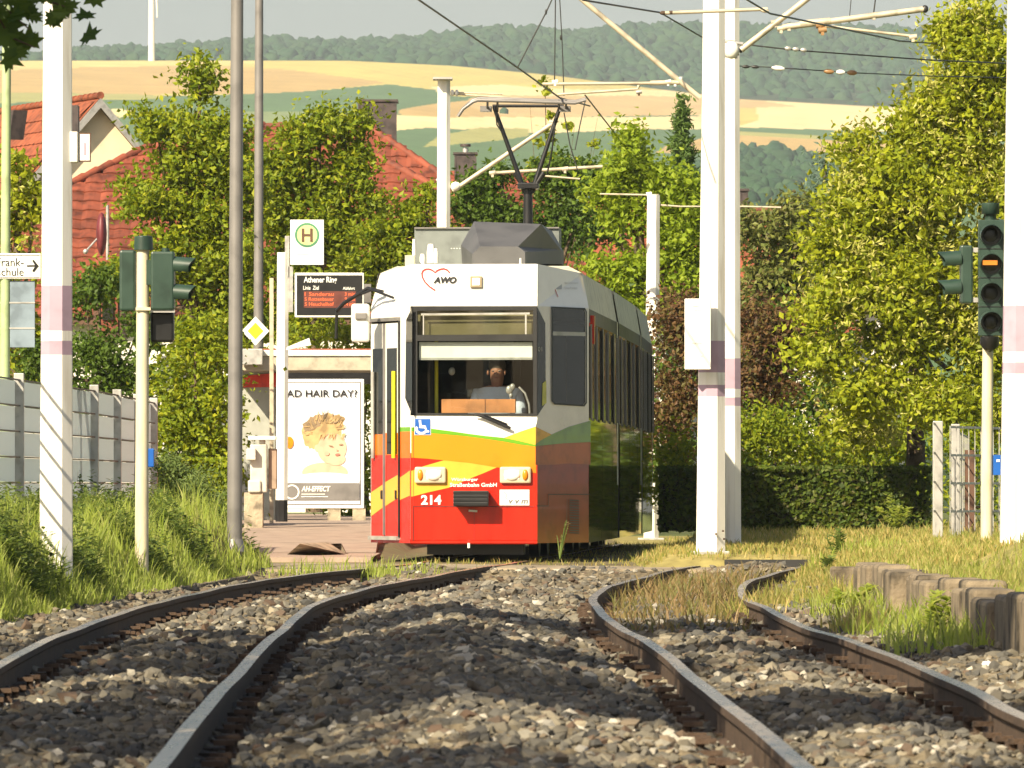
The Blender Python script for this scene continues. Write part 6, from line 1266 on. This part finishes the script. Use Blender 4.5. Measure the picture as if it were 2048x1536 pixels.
# roof gear
def tl(U, V, y): d = ray(U, V); t_ = (y-camL.y)/d.y; return camL+d*t_
k = MB(); f1 = [tl(945, 528, 1.3), tl(1050, 528, 1.3), tl(1050, 504, 1.3), tl(1036, 493, 1.3), tl(960, 493, 1.3), tl(945, 508, 1.3)]
y2 = 2.3; bk = [tl(924, 528, y2), tl(1122, 528, 4.0), tl(1122, 500, 4.0), tl(1082, 448, y2), tl(948, 443, y2), tl(922, 490, y2)]
k.add(f1+bk, [(0, 1, 2, 3, 4, 5)[::1], (4, 3, 9, 10), (5, 4, 10, 11), (0, 5, 11, 6), (3, 2, 8, 9), (2, 1, 7, 8)], boxg)
k.add([bk[0], bk[5], bk[4], bk[3], bk[2], bk[1], bk[0]+Vector((0, 2.2, 0)), bk[5]+Vector((0, 2.2, 0)), bk[4]+Vector((0, 2.2, 0)), bk[3]+Vector((0, 2.2, 0)), bk[2]+Vector((0, .6, 0)), bk[1]+Vector((0, .6, 0))], [(0, 1, 7, 6), (1, 2, 8, 7), (2, 3, 9, 8), (3, 4, 10, 9), (4, 5, 11, 10), (6, 7, 8, 9, 10, 11)], boxg); k.build('roof_box', tram)
k = MB(); p, q = tl(829, 530, 4.8), tl(1118, 457, 4.8); k.box(p.x, q.x, 4.8, 5.3, 3.1, q.z, boxl); k.box(p.x, q.x, 4.77, 5.33, q.z, q.z+.015, dsteel)
for i in range(11): x = p.x+.4+i*.03; k.box(x, x+.012, 4.795, 4.8, q.z-.22-.0, q.z-.212, signw)
k.build('roof_panel', tram)
for (u, v0, v1, r_, y) in ((862, 520, 488, .045, 1.8), (872, 520, 497, .025, 1.7), (828, 528, 478, .02, 2.2), (845, 522, 508, .03, 1.6), (1041, 527, 516, .012, .9)):
    MB().path([tl(u, v0+6, y), tl(u, (v0+v1)/2, y), tl(u, v1, y)], [r_, r_, r_*.7], signw, 10).build('roof_antenna', tram)
k = MB(); a = tl(820, 522, 1.5); k.obox(a, (.05, 0, 0), (0, .05, 0), (0, 0, .06), tubem); k.build('roof_bracket', tram)
# pantograph
k = MB(); yb = 5.2
k.path([tl(1056, 455, yb), tl(1056, 368, yb)], [.055, .05], black, 12); k.box(tl(1036, 380, yb).x, tl(1078, 380, yb).x, yb-.12, yb+.12, tl(1056, 378, yb).z, tl(1056, 366, yb).z, black); k.build('pantograph_base', tram, bevel=.01)
k = MB()
for (u0, v0, u1, v1, r_) in ((1050, 385, 988, 214, .030), (1064, 385, 1120, 214, .030), (1030, 345, 1056, 388, .034), (1088, 345, 1060, 388, .034)): k.tube(tl(u0, v0, yb), tl(u1, v1, yb), r_, black, 8, r_*.75)
k.path([tl(1008, 270, yb-.1), tl(994, 250, yb-.1), tl(990, 215, yb-.1)], .008, black, 5); k.path([tl(1110, 250, yb-.1), tl(1104, 300, yb-.1), tl(1094, 350, yb)], .01, black, 5); k.build('pantograph_arm', tram)
k = MB()
for y, dv in ((yb-.25, 0), (yb+.25, -3)): k.path([tl(916, 233, y), tl(926, 218, y), tl(945, 204+dv, y), tl(956, 200+dv, y), tl(1130, 205+dv, y), tl(1150, 206+dv, y), tl(1172, 200+dv, y)], [.018, .020, .02, .022, .022, .02, .016], dsteel, 8)
k.tube(tl(985, 212, yb), tl(1128, 212, yb), .018, black, 8)
for u in (975, 995, 1118, 1132): k.tube(tl(u, 202, yb-.25), tl(u, 222, yb), .014, black, 6); k.tube(tl(u, 202, yb+.25), tl(u, 222, yb), .014, black, 6)
for u in (972, 1130): k.obox(tl(u, 218, yb), (.06, 0, 0), (0, .08, 0), (0, 0, .03), dsteel)
k.build('pantograph_head', tram)

# driver: one continuous skinned body, hair, shirt and glasses as children
def skinned(name, verts, edges, rad, m, parent=None, loc=None, sub=2):
    me = bpy.data.meshes.new(name); off = OFF[parent.name] if parent else Vector(loc)
    me.from_pydata([tuple(Vector(v)-off) for v in verts], edges, []); me.update(); o = bpy.data.objects.new(name, me); COL.objects.link(o)
    sk = o.modifiers.new('skin', 'SKIN'); sk.use_smooth_shade = True
    for i, r_ in enumerate(rad): me.skin_vertices[0].data[i].radius = r_ if isinstance(r_, tuple) else (r_, r_)
    me.skin_vertices[0].data[0].use_root = True
    ss = o.modifiers.new('sub', 'SUBSURF'); ss.levels = sub; ss.render_levels = sub; me.materials.append(m)
    if parent: o.parent = parent; OFF[o.name] = OFF[parent.name]
    else: o.location = off; OFF[o.name] = off
    return o
skin = mat('driver_skin', (.38, .19, .12), .55, var=.05); shirt = mat('driver_shirt', (.60, .68, .80), .8, var=.08); hairm = mat('driver_hair', (.10, .08, .06), .8)
def W(x, y, z): return TM@Vector((x, y, z))
hx, hy = FP.p(*Q(920, 1000)).x+.0, .55
hz = 2.07
base = W(hx, hy+.1, 1.10)
vs = [W(hx, hy+.12, 1.12), W(hx, hy+.10, 1.45), W(hx, hy+.08, hz-.19), W(hx, hy+.06, hz-.14), W(hx, hy+.03, hz-.07), W(hx, hy, hz+.03), W(hx, hy, hz+.10)]
ed = [(0, 1), (1, 2), (2, 3), (3, 4), (4, 5), (5, 6)]; rd = [(.17, .13), (.17, .12), (.15, .10), (.062, .062), (.070, .075), (.085, .10), (.06, .08)]
for s in (-1, 1):
    b = len(vs); vs += [W(hx+s*.20, hy+.08, hz-.20), W(hx+s*.27, hy+.0, hz-.52), W(hx+s*.18, hy-.24, hz-.58), W(hx+s*.14, hy-.32, hz-.56)]; ed += [(2, b), (b, b+1), (b+1, b+2), (b+2, b+3)]; rd += [.065, .048, .036, .03]
    for f in range(4): c = len(vs); vs.append(W(hx+s*(.14-.018*(f-1.5)*1.0), hy-.38-.01*(f % 2), hz-.55-.008*f)); ed.append((b+3, c)); rd.append(.010)
    c = len(vs); vs.append(W(hx+s*.10, hy-.33, hz-.53)); ed.append((b+3, c)); rd.append(.011)
drv = skinned('person', vs, ed, rd, skin, loc=base); tag(drv, 'tram driver in a light blue short sleeved shirt seated behind the windscreen', 'person')
vs = [W(hx, hy+.12, 1.12), W(hx, hy+.10, 1.45), W(hx, hy+.08, hz-.19), W(hx, hy+.07, hz-.145)]; ed = [(0, 1), (1, 2), (2, 3)]; rd = [(.20, .155), (.21, .16), (.19, .145), (.085, .09)]
for s in (-1, 1): b = len(vs); vs += [W(hx+s*.20, hy+.08, hz-.20), W(hx+s*.26, hy+.02, hz-.45)]; ed += [(2, b), (b, b+1)]; rd += [.085, .07]
skinned('shirt', vs, ed, rd, shirt, parent=drv)
k = MB(); k.ell(W(hx, hy+.03, hz+.09), (.092, .11, .10), hairm, 16, 10, .03); k.build('hair', drv)
k = MB(); c = W(hx, hy-.105, hz+.03)
for s in (-1, 1): k.ell(c+Vector((s*.033, .005, .0)), (.014, .008, .008), signw, 8, 5); k.ell(c+Vector((s*.033, -.002, .0)), (.006, .005, .006), black, 8, 5)
k.ell(c+Vector((0, -.005, -.03)), (.014, .02, .022), skin, 8, 6); k.ell(c+Vector((0, .012, -.068)), (.026, .008, .006), mat('lip', (.30, .10, .08), .5), 8, 5)
for s in (-1, 1): k.ell(c+Vector((s*.088, .1, -.01)), (.012, .02, .03), skin, 8, 6)
k.build('face', drv)

# ================================================================== haze
hz_m = bpy.data.materials.new('haze_air'); hz_m.use_nodes = True; n = hz_m.node_tree.nodes; n.remove(n['Principled BSDF'])
pv = n.new('ShaderNodeVolumePrincipled'); pv.inputs['Color'].default_value = (.78, .89, 1.0, 1); pv.inputs['Density'].default_value = HAZE; pv.inputs['Anisotropy'].default_value = 0
hz_m.node_tree.links.new(pv.outputs[0], n['Material Output'].inputs['Volume'])
hb = MB().box(-4600, 4600, -80, 7600, -3, 420, hz_m).build('haze', kind='stuff')
